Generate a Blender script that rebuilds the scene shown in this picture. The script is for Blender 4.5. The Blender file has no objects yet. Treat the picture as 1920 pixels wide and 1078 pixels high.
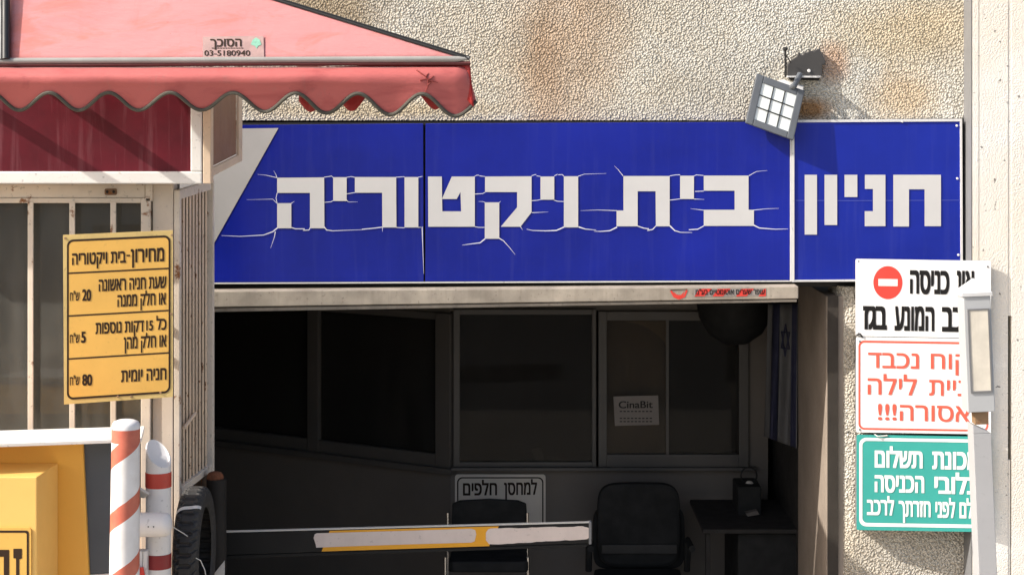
import bpy, bmesh, math, random
from mathutils import Vector, Matrix, noise
R = math.radians
C = bpy.context.scene.collection
SC = bpy.context.scene

# ------------------------------------------------------------------ camera, world, sun, exposure
F, CX, HY, CZ = 3600.0, 960.0, 175.0, 3.1        # focal length in photo pixels, principal point, eye height
cam = bpy.data.cameras.new('camera'); co = bpy.data.objects.new('camera', cam); C.objects.link(co)
cam.sensor_width = 36; cam.lens = 36 * F / 1920
cam.shift_y = -(539 - HY) / 1920
cam.clip_end = 3000
co.location = (0, 0, CZ); co.rotation_euler = (R(90), 0, 0)
SC.camera = co
SUN = Vector((3.2, 1.0, -2.5)).normalized()      # direction the light travels
w = bpy.data.worlds.new('World'); SC.world = w; w.use_nodes = True
sky = w.node_tree.nodes.new('ShaderNodeTexSky'); sky.sky_type = 'NISHITA'; sky.sun_disc = False; sky.dust_density = 4.0; sky.ozone_density = .6
sky.sun_elevation = math.asin(-SUN.z); sky.sun_rotation = math.atan2(-SUN.x, -SUN.y)
bg = w.node_tree.nodes['Background']; bg.inputs[1].default_value = 0.14
w.node_tree.links.new(sky.outputs[0], bg.inputs[0])
sl = bpy.data.lights.new('sun', 'SUN'); sl.energy = 4.2; sl.angle = R(0.55); sl.color = (1, .95, .87)
so = bpy.data.objects.new('sun', sl); C.objects.link(so); so.rotation_euler = SUN.to_track_quat('-Z', 'Y').to_euler()
so.location = (-6, -3, 8)
SC.view_settings.view_transform = 'Standard'; SC.view_settings.look = 'None'
SC.view_settings.exposure = 0.66; SC.view_settings.gamma = 1
SC.cycles.max_bounces = 8; SC.cycles.diffuse_bounces = 4

# ------------------------------------------------------------------ projection helpers: photo pixel + real depth -> world
def W(px, py, D): return Vector(((px - CX) * D / F, D, CZ - (py - HY) * D / F))
def X(px, D): return (px - CX) * D / F
def Z(py, D): return CZ - (py - HY) * D / F
class PL:
    def __init__(s, p, n): s.p, s.n = Vector(p), Vector(n).normalized()
    def P(s, px, py, off=0.0):
        d = Vector(((px - CX) / F, 1, -(py - HY) / F)); o = Vector((0, 0, CZ))
        return o + d * (((s.p + s.n * off) - o).dot(s.n) / d.dot(s.n))
def flat(D): return PL((0, D, 0), (0, -1, 0))
def tri(a, b, c):
    a, b, c = W(*a), W(*b), W(*c); n = (b - a).cross(c - a)
    if n.y > 0: n = -n
    return PL(a, n)

# ------------------------------------------------------------------ materials
def lin(c): return tuple((v / 255 / 12.92 if v / 255 <= .04045 else ((v / 255 + .055) / 1.055) ** 2.4) for v in c)
class NT:
    def __init__(s, name):
        s.m = bpy.data.materials.new(name); s.m.use_nodes = True; s.t = s.m.node_tree
        s.b = s.t.nodes['Principled BSDF']; s.out = s.t.nodes['Material Output']
    def n(s, typ, **k):
        x = s.t.nodes.new(typ)
        for a, v in k.items(): setattr(x, a, v)
        return x
    def l(s, a, b): s.t.links.new(a, b)
    def put(s, inp, v):
        if hasattr(v, 'default_value') or hasattr(v, 'links'): s.l(v, inp)
        elif isinstance(v, tuple) and len(v) == 3 and inp.type == 'RGBA': inp.default_value = (*v, 1)
        else: inp.default_value = v
    def math(s, op, a, b=0.0, clamp=False):
        x = s.n('ShaderNodeMath', operation=op, use_clamp=clamp); s.put(x.inputs[0], a); s.put(x.inputs[1], b); return x.outputs[0]
    def mix(s, f, a, b, mode='MIX'):
        x = s.n('ShaderNodeMix', data_type='RGBA', blend_type=mode)
        s.put(x.inputs[0], f); s.put(x.inputs[6], a); s.put(x.inputs[7], b); return x.outputs[2]
    def noise(s, vec, scale, detail=4, rough=.55, dist=0):
        x = s.n('ShaderNodeTexNoise'); s.l(vec, x.inputs['Vector']); x.inputs['Scale'].default_value = scale
        x.inputs['Detail'].default_value = detail; x.inputs['Roughness'].default_value = rough; x.inputs['Distortion'].default_value = dist
        return x.outputs['Fac']
    def ramp(s, v, lo, hi, a=0.0, b=1.0):
        x = s.n('ShaderNodeMapRange'); x.clamp = True; s.put(x.inputs[0], v)
        for i, q in enumerate((lo, hi, a, b)): x.inputs[i + 1].default_value = q
        return x.outputs[0]
    def pos(s): return s.n('ShaderNodeNewGeometry').outputs['Position']
    def obj(s): return s.n('ShaderNodeTexCoord').outputs['Object']
    def scale(s, vec, sc):
        x = s.n('ShaderNodeMapping'); s.l(vec, x.inputs[0]); x.inputs['Scale'].default_value = sc; return x.outputs[0]
    def bump(s, h, strength, dist):
        x = s.n('ShaderNodeBump'); s.l(h, x.inputs['Height']); x.inputs['Strength'].default_value = strength
        x.inputs['Distance'].default_value = dist; s.l(x.outputs[0], s.b.inputs['Normal']); return x
MATS = {}
def mat(name, col, rough=.6, metal=0.0, spec=.5, var=.12, vs=5.0, bump=0.0, bs=90.0, rust=0.0, rs=14.0, rcol=(.16, .06, .025),
        streak=0.0, scol=(.5, .45, .4), speck=0.0):
    if name in MATS: return MATS[name]
    t = NT(name); p = t.obj()
    c = t.mix(t.ramp(t.noise(p, vs, 6, .6), .3, .7), tuple(v * (1 - var) for v in col), tuple(min(v * (1 + var), .95) for v in col))
    if streak:
        sv = t.noise(t.scale(p, (26, 26, 1.6)), 1.0, 5, .6, .4)
        c = t.mix(t.math('MULTIPLY', t.ramp(sv, .52, .72), streak), c, scol)
    if speck: c = t.mix(t.math('MULTIPLY', t.ramp(t.noise(p, 60, 3, .6), .62, .72), speck), c, (.06, .045, .035))
    if rust:
        rn = t.noise(p, rs, 8, .7); f = t.ramp(rn, .72 - rust * .3, .78 - rust * .3)
        c = t.mix(f, c, t.mix(t.noise(p, 60, 2), rcol, (.32, .14, .05)))
        t.l(t.math('ADD', t.math('MULTIPLY', f, .5), rough * .8), t.b.inputs['Roughness'])
    else:
        t.l(t.ramp(t.noise(p, vs * 3, 5), .25, .75, rough * .85, min(1, rough * 1.15)), t.b.inputs['Roughness'])
    t.l(c, t.b.inputs['Base Color']); t.b.inputs['Metallic'].default_value = metal
    t.b.inputs['Specular IOR Level'].default_value = spec
    if bump: t.bump(t.noise(p, bs, 5, .6), bump, .004)
    MATS[name] = t.m
    return t.m

def stucco(name, col, dark, spots=(), size=102.0, strength=1.0, dist=.016):
    t = NT(name); p = t.pos()
    warp = t.n('ShaderNodeTexNoise'); t.l(p, warp.inputs['Vector']); warp.inputs['Scale'].default_value = size * .6
    warp.inputs['Detail'].default_value = 2
    wv = t.n('ShaderNodeVectorMath', operation='MULTIPLY_ADD'); t.l(warp.outputs['Color'], wv.inputs[0])
    wv.inputs[1].default_value = (.007, .007, .007); t.l(p, wv.inputs[2])
    vo = t.n('ShaderNodeTexVoronoi', feature='SMOOTH_F1'); t.l(wv.outputs[0], vo.inputs['Vector']); vo.inputs['Scale'].default_value = size
    vo.inputs['Smoothness'].default_value = .35
    blob = t.ramp(vo.outputs['Distance'], .15, .75, 1, 0)
    fine = t.noise(p, size * 3.2, 3, .6)
    h = t.math('MULTIPLY', t.math('ADD', blob, t.math('MULTIPLY', fine, .45)), t.ramp(t.noise(p, 2.6, 5, .65), .32, .68, .5, 1.15))
    c = t.mix(t.ramp(t.noise(p, 2.2, 5, .6), .3, .7), col, tuple(v * .86 for v in col))
    c = t.mix(t.ramp(t.noise(p, 1.1, 4, .6), .42, .66, 0, .55), c, tuple(a * b for a, b in zip(col, (.90, .80, .66))))
    c = t.mix(t.ramp(t.noise(p, 9, 5, .65), .35, .75, 0, .25), c, tuple(a * b for a, b in zip(col, (.85, .74, .6))))
    c = t.mix(t.ramp(blob, .42, .03, 0, .62), c, dark)                     # pits darkened in the colour, deepening the shade between grains
    c = t.mix(t.ramp(t.noise(p, 42, 2, .5), .69, .73, 0, .75), c, (.05, .045, .04))
    sx = t.n('ShaderNodeSeparateXYZ'); t.l(p, sx.inputs[0]); wob = t.noise(p, 5, 6, .65)
    for (x, z, rx, rz, sc, k) in spots:
        dx = t.math('DIVIDE', t.math('SUBTRACT', sx.outputs[0], x), rx); dz = t.math('DIVIDE', t.math('SUBTRACT', sx.outputs[2], z), rz)
        r = t.math('SQRT', t.math('ADD', t.math('MULTIPLY', dx, dx), t.math('MULTIPLY', dz, dz)))
        r = t.math('ADD', r, t.math('MULTIPLY', t.math('SUBTRACT', wob, .5), .7))
        c = t.mix(t.ramp(r, .35, 1.05, k, 0), c, t.mix(1.0, c, sc, 'MULTIPLY'))
    t.l(c, t.b.inputs['Base Color']); t.b.inputs['Roughness'].default_value = .9; t.b.inputs['Specular IOR Level'].default_value = .2
    t.bump(h, strength, dist)
    return t.m

def glass(name, tint=(.5, .52, .5), dust=.12, dcol=(.3, .29, .26), rough=.03, ior=1.5):
    t = NT(name); t.t.nodes.remove(t.b); p = t.obj()
    tr = t.n('ShaderNodeBsdfTransparent'); tr.inputs[0].default_value = (*tint, 1)
    gl = t.n('ShaderNodeBsdfGlossy'); gl.inputs['Roughness'].default_value = rough
    fr = t.n('ShaderNodeFresnel'); fr.inputs[0].default_value = ior
    a = t.n('ShaderNodeMixShader'); t.l(fr.outputs[0], a.inputs[0]); t.l(tr.outputs[0], a.inputs[1]); t.l(gl.outputs[0], a.inputs[2])
    df = t.n('ShaderNodeBsdfDiffuse'); df.inputs[0].default_value = (*dcol, 1)
    f = t.math('MULTIPLY', t.ramp(t.noise(t.scale(p, (3, 3, .8)), 3, 7, .65), .25, .8, .4, 1.5), dust)
    b = t.n('ShaderNodeMixShader'); t.l(f, b.inputs[0]); t.l(a.outputs[0], b.inputs[1]); t.l(df.outputs[0], b.inputs[2])
    t.l(b.outputs[0], t.out.inputs[0]); return t.m

def fabric(name, col, stain):
    t = NT(name); t.t.nodes.remove(t.b); p = t.obj()
    c = t.mix(t.ramp(t.noise(p, 3, 6, .6), .3, .7), col, tuple(v * .9 for v in col))
    c = t.mix(t.ramp(t.noise(t.scale(p, (2.2, 2.2, 7)), 1.4, 6, .6, .8), .52, .66, 0, .6), c, stain)
    c = t.mix(t.ramp(t.noise(t.scale(p, (9, 9, 1.5)), 1.6, 7, .7, .5), .56, .74, 0, .3), c, (.36, .22, .19))
    c = t.mix(t.ramp(t.noise(p, 70, 3, .6), .70, .76, 0, .5), c, (.25, .12, .11))
    wa = t.n('ShaderNodeTexWave', bands_direction='X'); t.l(p, wa.inputs[0]); wa.inputs['Scale'].default_value = 120
    wb = t.n('ShaderNodeTexWave', bands_direction='Z'); t.l(p, wb.inputs[0]); wb.inputs['Scale'].default_value = 120
    hh = t.math('ADD', t.math('ADD', wa.outputs['Fac'], wb.outputs['Fac']), t.math('MULTIPLY', t.noise(t.scale(p, (2, 2, 6)), 2.4, 4), 30))
    bm = t.n('ShaderNodeBump'); t.l(hh, bm.inputs['Height']); bm.inputs['Strength'].default_value = .25; bm.inputs['Distance'].default_value = .003
    df = t.n('ShaderNodeBsdfDiffuse'); t.l(c, df.inputs[0]); t.l(bm.outputs[0], df.inputs['Normal'])
    tl = t.n('ShaderNodeBsdfTranslucent'); t.l(c, tl.inputs[0])
    a = t.n('ShaderNodeMixShader'); a.inputs[0].default_value = .22; t.l(df.outputs[0], a.inputs[1]); t.l(tl.outputs[0], a.inputs[2])
    gl = t.n('ShaderNodeBsdfGlossy'); gl.inputs['Roughness'].default_value = .45; t.l(bm.outputs[0], gl.inputs['Normal'])
    fr = t.n('ShaderNodeFresnel'); fr.inputs[0].default_value = 1.35
    b = t.n('ShaderNodeMixShader'); t.l(fr.outputs[0], b.inputs[0]); t.l(a.outputs[0], b.inputs[1]); t.l(gl.outputs[0], b.inputs[2])
    t.l(b.outputs[0], t.out.inputs[0]); return t.m

# ------------------------------------------------------------------ mesh builder
BASE = {}
class MB:
    def __init__(s): s.v, s.f, s.mi, s.m = [], [], [], 0
    def add(s, pts): i = len(s.v); s.v += [Vector(p) for p in pts]; return list(range(i, i + len(pts)))
    def face(s, idx): s.f.append(idx); s.mi.append(s.m)
    def poly(s, pts): s.face(s.add(pts)); return s
    def prism(s, front, back):
        n = len(front); a = s.add(front); b = s.add(back)
        s.face(a); s.face(b[::-1])
        for i in range(n): j = (i + 1) % n; s.face([a[j], a[i], b[i], b[j]])
        return s
    def box(s, x0, x1, y0, y1, z0, z1):
        return s.prism([(x0, y0, z0), (x1, y0, z0), (x1, y0, z1), (x0, y0, z1)], [(x0, y1, z0), (x1, y1, z0), (x1, y1, z1), (x0, y1, z1)])
    def pb(s, x0, y0, x1, y1, D0, D1):          # box whose front face, at depth D0, spans a photo rectangle
        return s.box(X(x0, D0), X(x1, D0), D0, D1, Z(y1, D0), Z(y0, D0))
    def pp(s, pl, pts, off=0.0, th=.02):        # polygon on a plane, thickened away from the viewer
        a = [pl.P(x, y, off) for x, y in pts]; return s.prism(a, [p - pl.n * th for p in a])
    def sheet(s, pl, pts, off): return s.poly([pl.P(x, y, off) for x, y in pts])
    def ring(s, pl, outer, inner, off):
        a = s.add([pl.P(x, y, off) for x, y in outer]); b = s.add([pl.P(x, y, off) for x, y in inner]); n = len(a)
        for i in range(n): j = (i + 1) % n; s.face([a[i], a[j], b[j], b[i]])
        return s
    def strip(s, pl, pts, w0, w1, off):         # painted line of changing width through photo points
        n = len(pts); L, Rr = [], []
        for i, (x, y) in enumerate(pts):
            q0, q1 = pts[max(i - 1, 0)], pts[min(i + 1, n - 1)]; dx, dy = q1[0] - q0[0], q1[1] - q0[1]; d = math.hypot(dx, dy) or 1
            wd = (w0 + (w1 - w0) * i / max(n - 1, 1)) / 2
            L.append((x - dy / d * wd, y + dx / d * wd)); Rr.append((x + dy / d * wd, y - dx / d * wd))
        a = s.add([pl.P(x, y, off) for x, y in L]); b = s.add([pl.P(x, y, off) for x, y in Rr])
        for i in range(n - 1): s.face([a[i], a[i + 1], b[i + 1], b[i]])
        return s
    def tube(s, pts, r, n=12, caps=True):
        pts = [Vector(p) for p in pts]; rr = r if isinstance(r, (list, tuple)) else [r] * len(pts); rings = []; up = None
        for i, p in enumerate(pts):
            d = (pts[min(i + 1, len(pts) - 1)] - pts[max(i - 1, 0)]).normalized()
            if up is None: up = Vector((0, 0, 1)) if abs(d.z) < .9 else Vector((1, 0, 0))
            u = d.cross(up).normalized(); v = u.cross(d).normalized(); up = v
            rings.append(s.add([p + u * rr[i] * math.cos(2 * math.pi * k / n) + v * rr[i] * math.sin(2 * math.pi * k / n) for k in range(n)]))
        for a, b in zip(rings, rings[1:]):
            for k in range(n): j = (k + 1) % n; s.face([a[k], a[j], b[j], b[k]])
        if caps: s.face(rings[0][::-1]); s.face(rings[-1])
        return s
    def lathe(s, c, prof, n=32, ax=None):       # profile (radius, height) about a vertical axis, or a frame (u, v, axis)
        c = Vector(c); u, v, wv = ax or (Vector((1, 0, 0)), Vector((0, 1, 0)), Vector((0, 0, 1)))
        rings = [s.add([c + (u * math.cos(2 * math.pi * k / n) + v * math.sin(2 * math.pi * k / n)) * r + wv * h for k in range(n)]) for r, h in prof]
        for a, b in zip(rings, rings[1:]):
            for k in range(n): j = (k + 1) % n; s.face([a[k], a[j], b[j], b[k]])
        s.face(rings[0][::-1]); s.face(rings[-1]); return s
    def grid(s, rows):
        ids = [s.add(r) for r in rows]
        for a, b in zip(ids, ids[1:]):
            for k in range(len(a) - 1): s.face([a[k], a[k + 1], b[k + 1], b[k]])
        return s
    def build(s, name, mats, parent=None, base=None, smooth=False, bevel=0.0, solid=0.0, recalc=True):
        me = bpy.data.meshes.new(name)
        if parent is not None: base = BASE[parent]
        elif base is None:
            base = Vector((sum(p.x for p in s.v) / len(s.v), sum(p.y for p in s.v) / len(s.v), min(p.z for p in s.v)))
        base = Vector(base)
        me.from_pydata([p - base for p in s.v], [], s.f)
        for m in (mats if isinstance(mats, (list, tuple)) else [mats]): me.materials.append(m)
        me.polygons.foreach_set('material_index', s.mi)
        bm = bmesh.new(); bm.from_mesh(me)
        if recalc: bmesh.ops.recalc_face_normals(bm, faces=bm.faces)
        if bevel:
            ed = [e for e in bm.edges if len(e.link_faces) == 2 and e.calc_face_angle(0) > R(35)]
            bmesh.ops.bevel(bm, geom=ed, offset=bevel, segments=2, affect='EDGES', profile=.6, clamp_overlap=True)
        bm.to_mesh(me); bm.free()
        if smooth:
            me.polygons.foreach_set('use_smooth', [True] * len(me.polygons)); me.set_sharp_from_angle(angle=R(38))
        o = bpy.data.objects.new(name, me); C.objects.link(o)
        if parent is not None: o.parent = parent; BASE[o] = base
        else: o.location = base; BASE[o] = base
        if solid:
            md = o.modifiers.new('solidify', 'SOLIDIFY'); md.thickness = solid; md.offset = 0
        return o
def tag(o, label, cat, group=None):
    o['label'] = label; o['category'] = cat
    if group: o['group'] = group
    return o
def thing(name, label, cat, base, group=None):
    o = bpy.data.objects.new(name, None); C.objects.link(o); o.location = base; o.empty_display_size = .2; BASE[o] = Vector(base)
    return tag(o, label, cat, group)
def struct(o): o['kind'] = 'structure'; return o

def rrect(x0, y0, x1, y1, r, sl=0.0, n=6, xr=None):
    pts = []
    for cx, cy, a0 in ((x1 - r, y0 + r, -90), (x1 - r, y1 - r, 0), (x0 + r, y1 - r, 90), (x0 + r, y0 + r, 180)):
        for k in range(n + 1):
            a = R(a0 + 90 * k / n); pts.append((cx + r * math.cos(a), cy + r * math.sin(a)))
    return [(x, y + sl * (x - x0)) for x, y in pts]

# ------------------------------------------------------------------ lettering
TC = {}
from mathutils.geometry import tessellate_polygon, interpolate_bezier
def area2(p): return sum(p[i].x * p[(i + 1) % len(p)].y - p[(i + 1) % len(p)].x * p[i].y for i in range(len(p)))
def inside(q, p):
    r = False
    for i in range(len(p)):
        a, b = p[i], p[(i + 1) % len(p)]
        if (a.y > q.y) != (b.y > q.y) and q.x < (b.x - a.x) * (q.y - a.y) / (b.y - a.y) + a.x: r = not r
    return r
def glyphs(s):
    """outline of a line of lettering -> vertices, triangles, layer of each vertex (strokes that overlap sit on separate layers)"""
    if s in TC: return TC[s]
    cu = bpy.data.curves.new('lettering', 'FONT'); cu.body = s
    o = bpy.data.objects.new('lettering', cu); C.objects.link(o)
    cv = o.to_curve(bpy.context.evaluated_depsgraph_get()); loops = []
    for sp in cv.splines:
        bp = sp.bezier_points; n = len(bp); L = []
        for i in range(n):
            a, b = bp[i], bp[(i + 1) % n]
            straight = (a.handle_right - a.co).cross(b.co - a.co).length < 1e-5 and (b.handle_left - b.co).cross(b.co - a.co).length < 1e-5
            q = [a.co.copy(), b.co.copy()] if straight else interpolate_bezier(a.co, a.handle_right, b.handle_left, b.co, 6)
            L += [Vector((v.x, v.y, 0)) for v in q[:-1]]
        L = [v for i, v in enumerate(L) if (v - L[i - 1]).length > 1e-5]
        if len(L) > 2: loops.append(L)
    o.to_curve_clear(); bpy.data.objects.remove(o); bpy.data.curves.remove(cu)
    V, T, LY = [], [], []
    holes = [p for p in loops if any(q is not p and (area2(q) > 0) != (area2(p) > 0) and all(inside(v, q) for v in p) for q in loops)]
    outs = [p for p in loops if not any(p is h for h in holes)]
    for k, p in enumerate(outs):
        g = [p] + [h for h in holes if inside(h[0], p)]; i0 = len(V); fl = [v for q in g for v in q]
        V += fl; LY += [k % 3] * len(fl); T += [[i0 + t for t in tr] for tr in tessellate_polygon(g)]
    TC[s] = (V, T, LY); return TC[s]
def write(mb, pl, s, x0, y0, x1, y1, sl=0.0, off=.0016, bold=.03, ref=None, rtl=True):
    """lettering s between photo columns x0..x1, letter tops y0, baseline y1 (given at x0), rising by slope sl"""
    s = s[::-1] if rtl else s
    vs, fs, ly = glyphs(s); rv, _, _ = glyphs(ref or ('\u05d4' if rtl else '0'))
    h = max(v.y for v in rv); a, b = min(v.x for v in vs), max(v.x for v in vs)
    k = 0
    for dx in (-bold, 0, bold):
        for dy in ((-bold * .5, bold * .5) if bold else (0,)):
            idx = []
            for v, lay in zip(vs, ly):
                px = x0 + (v.x + dx - a + bold) / (b - a + 2 * bold) * (x1 - x0); py = y1 - (v.y + dy) / h * (y1 - y0) + sl * (px - x0)
                idx.append(pl.P(px, py, off + k * .00012 + lay * .00004))
            i0 = len(mb.v); mb.v += idx
            for f in fs: mb.face([i0 + q for q in f])
            k += 1
        if not bold: break
    return mb

# ------------------------------------------------------------------ palette
M_stucco = stucco('stucco_render', (.84, .82, .745), (.23, .20, .15), spots=[
    (X(1050, 9), Z(90, 9), .30, .62, (.86, .69, .56), .7), (X(1020, 9), Z(150, 9), .13, .45, (.82, .66, .54), .5), (X(1120, 9), Z(20, 9), .24, .45, (.88, .76, .66), .6),
    (X(600, 9), Z(10, 9), .45, .22, (.6, .5, .38), .85), (X(940, 9), Z(60, 9), .30, .60, (.95, .90, .84), .5),
    (X(1520, 9), Z(205, 9), .13, .07, (.7, .40, .2), .95), (X(1690, 9), Z(180, 9), .22, .16, (.92, .74, .55), .8),
    (X(1560, 9), Z(120, 9), .10, .12, (.85, .55, .42), .7), (X(1690, 9), Z(60, 9), .5, .2, (.95, .84, .66), .7),
    (X(700, 9), Z(205, 9), .7, .07, (.82, .68, .46), .7)])
M_pillar = stucco('pillar_stucco', (.82, .77, .68), (.24, .20, .15), size=98, strength=1.0, dist=.017)
M_cream = stucco('cream_plaster', (.86, .835, .79), (.74, .71, .66), size=150, strength=.3, dist=.006)
M_corner = stucco('corner_plaster', (.64, .59, .52), (.5, .45, .38), size=110, strength=.5, dist=.007)
M_jamb = mat('jamb_paint', (.29, .235, .19), .7, var=.25, vs=2.0, bump=.3, bs=30, speck=.5)
M_brown = mat('brown_strip', (.035, .027, .02), .8, var=.2, bump=.4)
M_black = mat('black_gap', (.012, .011, .01), .8)
M_greymetal = mat('grey_strip', (.17, .17, .175), .5, var=.1)
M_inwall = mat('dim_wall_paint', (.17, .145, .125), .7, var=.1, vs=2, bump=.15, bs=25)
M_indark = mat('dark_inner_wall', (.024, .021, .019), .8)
M_inframe = mat('window_aluminium', (.105, .094, .085), .5, var=.08)
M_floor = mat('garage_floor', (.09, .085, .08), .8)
M_glassdark = glass('office_glass', (.62, .60, .57), .13, (.17, .16, .15), ior=1.2)
M_glasskiosk = glass('dusty_kiosk_glass', (.45, .46, .44), .30, (.26, .255, .23), .06)
M_blue = mat('blue_acrylic', (.007, .016, .265), .22, spec=.45, var=.32, vs=.9, bump=.3, bs=1.8, speck=.10, streak=.05, scol=(.16, .17, .32))
M_bluel = mat('blue_acrylic_brighter', (.009, .022, .30), .22, spec=.45, var=.2, vs=1.4, bump=.3, bs=2, streak=.05, scol=(.16, .17, .32), speck=.05)  # slightly brighter, evener blue for the right sign
M_letter = mat('letter_white', (.60, .59, .58), .45, var=.04)
M_crack = mat('crack_white', (.72, .72, .80), .5, var=.02)
M_signgrey = mat('sign_grey', (.40, .385, .375), .5, var=.06)
M_trim = mat('white_trim', (.68, .67, .66), .45, var=.06, speck=.35)
M_beam = mat('shutter_box_metal', (.36, .31, .25), .5, var=.3, vs=7, streak=.4, scol=(.20, .165, .13), speck=.5)
M_white = mat('white_sign', (.80, .79, .78), .45, var=.025)
M_red = mat('sign_red', (.72, .05, .035), .45, var=.05)
M_redl = mat('sign_red_lettering', (.66, .10, .06), .5, var=.05)
M_ink = mat('black_ink', (.010, .009, .009), .6, spec=.2)
M_inkb = mat('dark_brown_ink', (.032, .016, .008), .6, spec=.25)
M_green = mat('sign_green', (.042, .33, .29), .45, spec=.3, var=.06)
M_greenw = mat('green_sign_white', (.80, .80, .78), .45, var=.03)
M_yellow = mat('sign_yellow', (.72, .42, .095), .42, var=.09, vs=3, speck=.12)
M_yedge = mat('sign_yellow_edge', (.60, .44, .17), .42, var=.15, vs=6, speck=.25)
M_post = mat('grey_post_paint', (.38, .38, .39), .5, var=.05, speck=.12)
M_housing = mat('lamp_housing_grey', (.42, .43, .44), .45, var=.05, speck=.1)
M_pane = mat('frosted_pane', (.66, .61, .52), .35, var=.14, vs=9, streak=.3, scol=(.45, .40, .33))
M_tan = mat('tan_wood', (.26, .16, .085), .7, var=.2, rust=.5)
M_kiosk = mat('beige_kiosk_paint', (.70, .61, .51), .5, var=.1, vs=6, rust=.45, rs=11, speck=.4)
M_kioskp = mat('kiosk_post_paint', (.66, .56, .46), .5, var=.08, vs=5, rust=.28, rs=9, speck=.3)
M_lattice = mat('rusty_lattice_paint', (.76, .58, .42), .55, var=.12, rust=.46, rs=26, speck=.4)
M_latback = mat('lattice_back_sheet', (.07, .042, .025), .7, var=.2, rust=.5)
M_fwhite = mat('fascia_white_paint', (.78, .76, .72), .42, var=.05, speck=.3)
M_fcream = mat('fascia_cream_edge', (.70, .54, .39), .55, var=.08, speck=.25)
M_wood = mat('brown_side_board', (.26, .135, .075), .6, var=.12, streak=.35, scol=(.16, .08, .05), bump=.1)
M_pale = mat('faded_mark', (.46, .34, .26), .6)
M_burg = mat('burgundy_panel', (.095, .005, .012), .45, spec=.3, var=.3, vs=4, streak=.22, scol=(.36, .17, .19), speck=.1, bump=.06, bs=40)
M_fabric = fabric('pink_canvas', (.80, .34, .34), (.76, .22, .17))
M_valance = fabric('valance_canvas', (.64, .17, .16), (.40, .08, .08))
M_vback = fabric('faded_red_canvas', (.42, .03, .03), (.35, .03, .03))
M_braid = mat('olive_braid', (.075, .07, .055), .8, var=.3, bump=.6, bs=250)
M_trimgrey = mat('grey_front_bar', (.30, .29, .27), .5, var=.15)
M_dark = mat('dark_frame', (.02, .02, .02), .45)
M_orange = mat('machine_yellow', (.80, .42, .065), .38, var=.04, vs=2, speck=.06)
M_slab = mat('slab_white', (.78, .75, .70), .55, var=.05, speck=.3)
M_slate = mat('slate_panel', (.075, .085, .10), .5, var=.1)
M_pipe = mat('pipe_white', (.76, .73, .71), .4, var=.05, speck=.3)
M_pipered = mat('pipe_red', (.50, .055, .035), .45, var=.1, speck=.2)
M_rust = mat('rusty_cap', (.17, .055, .022), .85, var=.4, vs=40, bump=.8, bs=80)
M_dpost = mat('dark_post', (.022, .019, .017), .7, spec=.25, var=.3)
M_tyre = mat('tyre_rubber', (.030, .028, .027), .7, var=.3, vs=20, bump=.4, bs=160)
M_tape = mat('white_tape', (.62, .60, .57), .6, var=.15, vs=30, bump=.5)
M_chair = mat('black_chair_fabric', (.010, .010, .010), .8)
M_chair2 = mat('chair_grey_strip', (.03, .028, .027), .6)
M_chrome = mat('chrome', (.6, .58, .56), .25, metal=1.0)
M_alu = mat('arm_top_aluminium', (.62, .60, .56), .4, var=.05)
M_armblack = mat('arm_black', (.012, .012, .012), .55, spec=.25, var=.2)
M_armyellow = mat('arm_yellow', (.78, .36, .012), .4, var=.05)
M_reflect = mat('reflector_sheet', (.66, .56, .51), .5, var=.07, vs=7, speck=.25, streak=.12, scol=(.45, .36, .34))
M_plate = mat('mounting_plate', (.055, .052, .05), .6, var=.2, rust=.2)
M_lhouse = mat('floodlight_grey', (.115, .125, .14), .4, var=.15, speck=.3)
M_lens = mat('floodlight_lens', (.78, .82, .80), .18, var=.12, vs=14, speck=.1)
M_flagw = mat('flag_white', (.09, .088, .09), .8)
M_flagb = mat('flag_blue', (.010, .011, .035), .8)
M_reflboard = mat('reflection_brown', (.50, .39, .29), .8, var=.08)
M_refllit = mat('reflection_lit', (.78, .60, .38), .8, var=.12)
M_paper = mat('paper', (.30, .26, .235), .7)
M_dimsign = mat('dim_white_sign', (.78, .70, .61), .6, var=.05)
M_ground = mat('asphalt', (.10, .098, .095), .9, var=.2, vs=1.5, bump=.4, bs=120)
M_pave = mat('pavement', (.42, .38, .32), .85, var=.15, vs=2, bump=.3, bs=60)

# ------------------------------------------------------------------ setting: ground
struct(MB().poly([(-600, -600, -.12), (600, -600, -.12), (600, 600, -.12), (-600, 600, -.12)]).build('ground', M_ground, base=(0, 0, -.12)))
struct(MB().box(-30, 30, 3.2, 9.0, -.116, 0).build('pavement', M_pave, base=(0, 3.2, 0)))

# ------------------------------------------------------------------ the parking building
B = thing('parking_building', 'beige stucco building with a dark garage entrance below the blue signs', 'building', (0, 9, 0))
zt = Z(226, 9); x_r = X(1810, 9); zl = Z(560, 9)
MB().box(-7, x_r, 9.0, 9.3, zt, 6.5).build('upper_wall', M_stucco, B)
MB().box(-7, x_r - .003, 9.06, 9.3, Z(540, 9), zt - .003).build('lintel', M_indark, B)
MB().box(-7, -2.7, 9.0, 9.3, -.1, zt - .003).build('side_wall', M_stucco, B)
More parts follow.
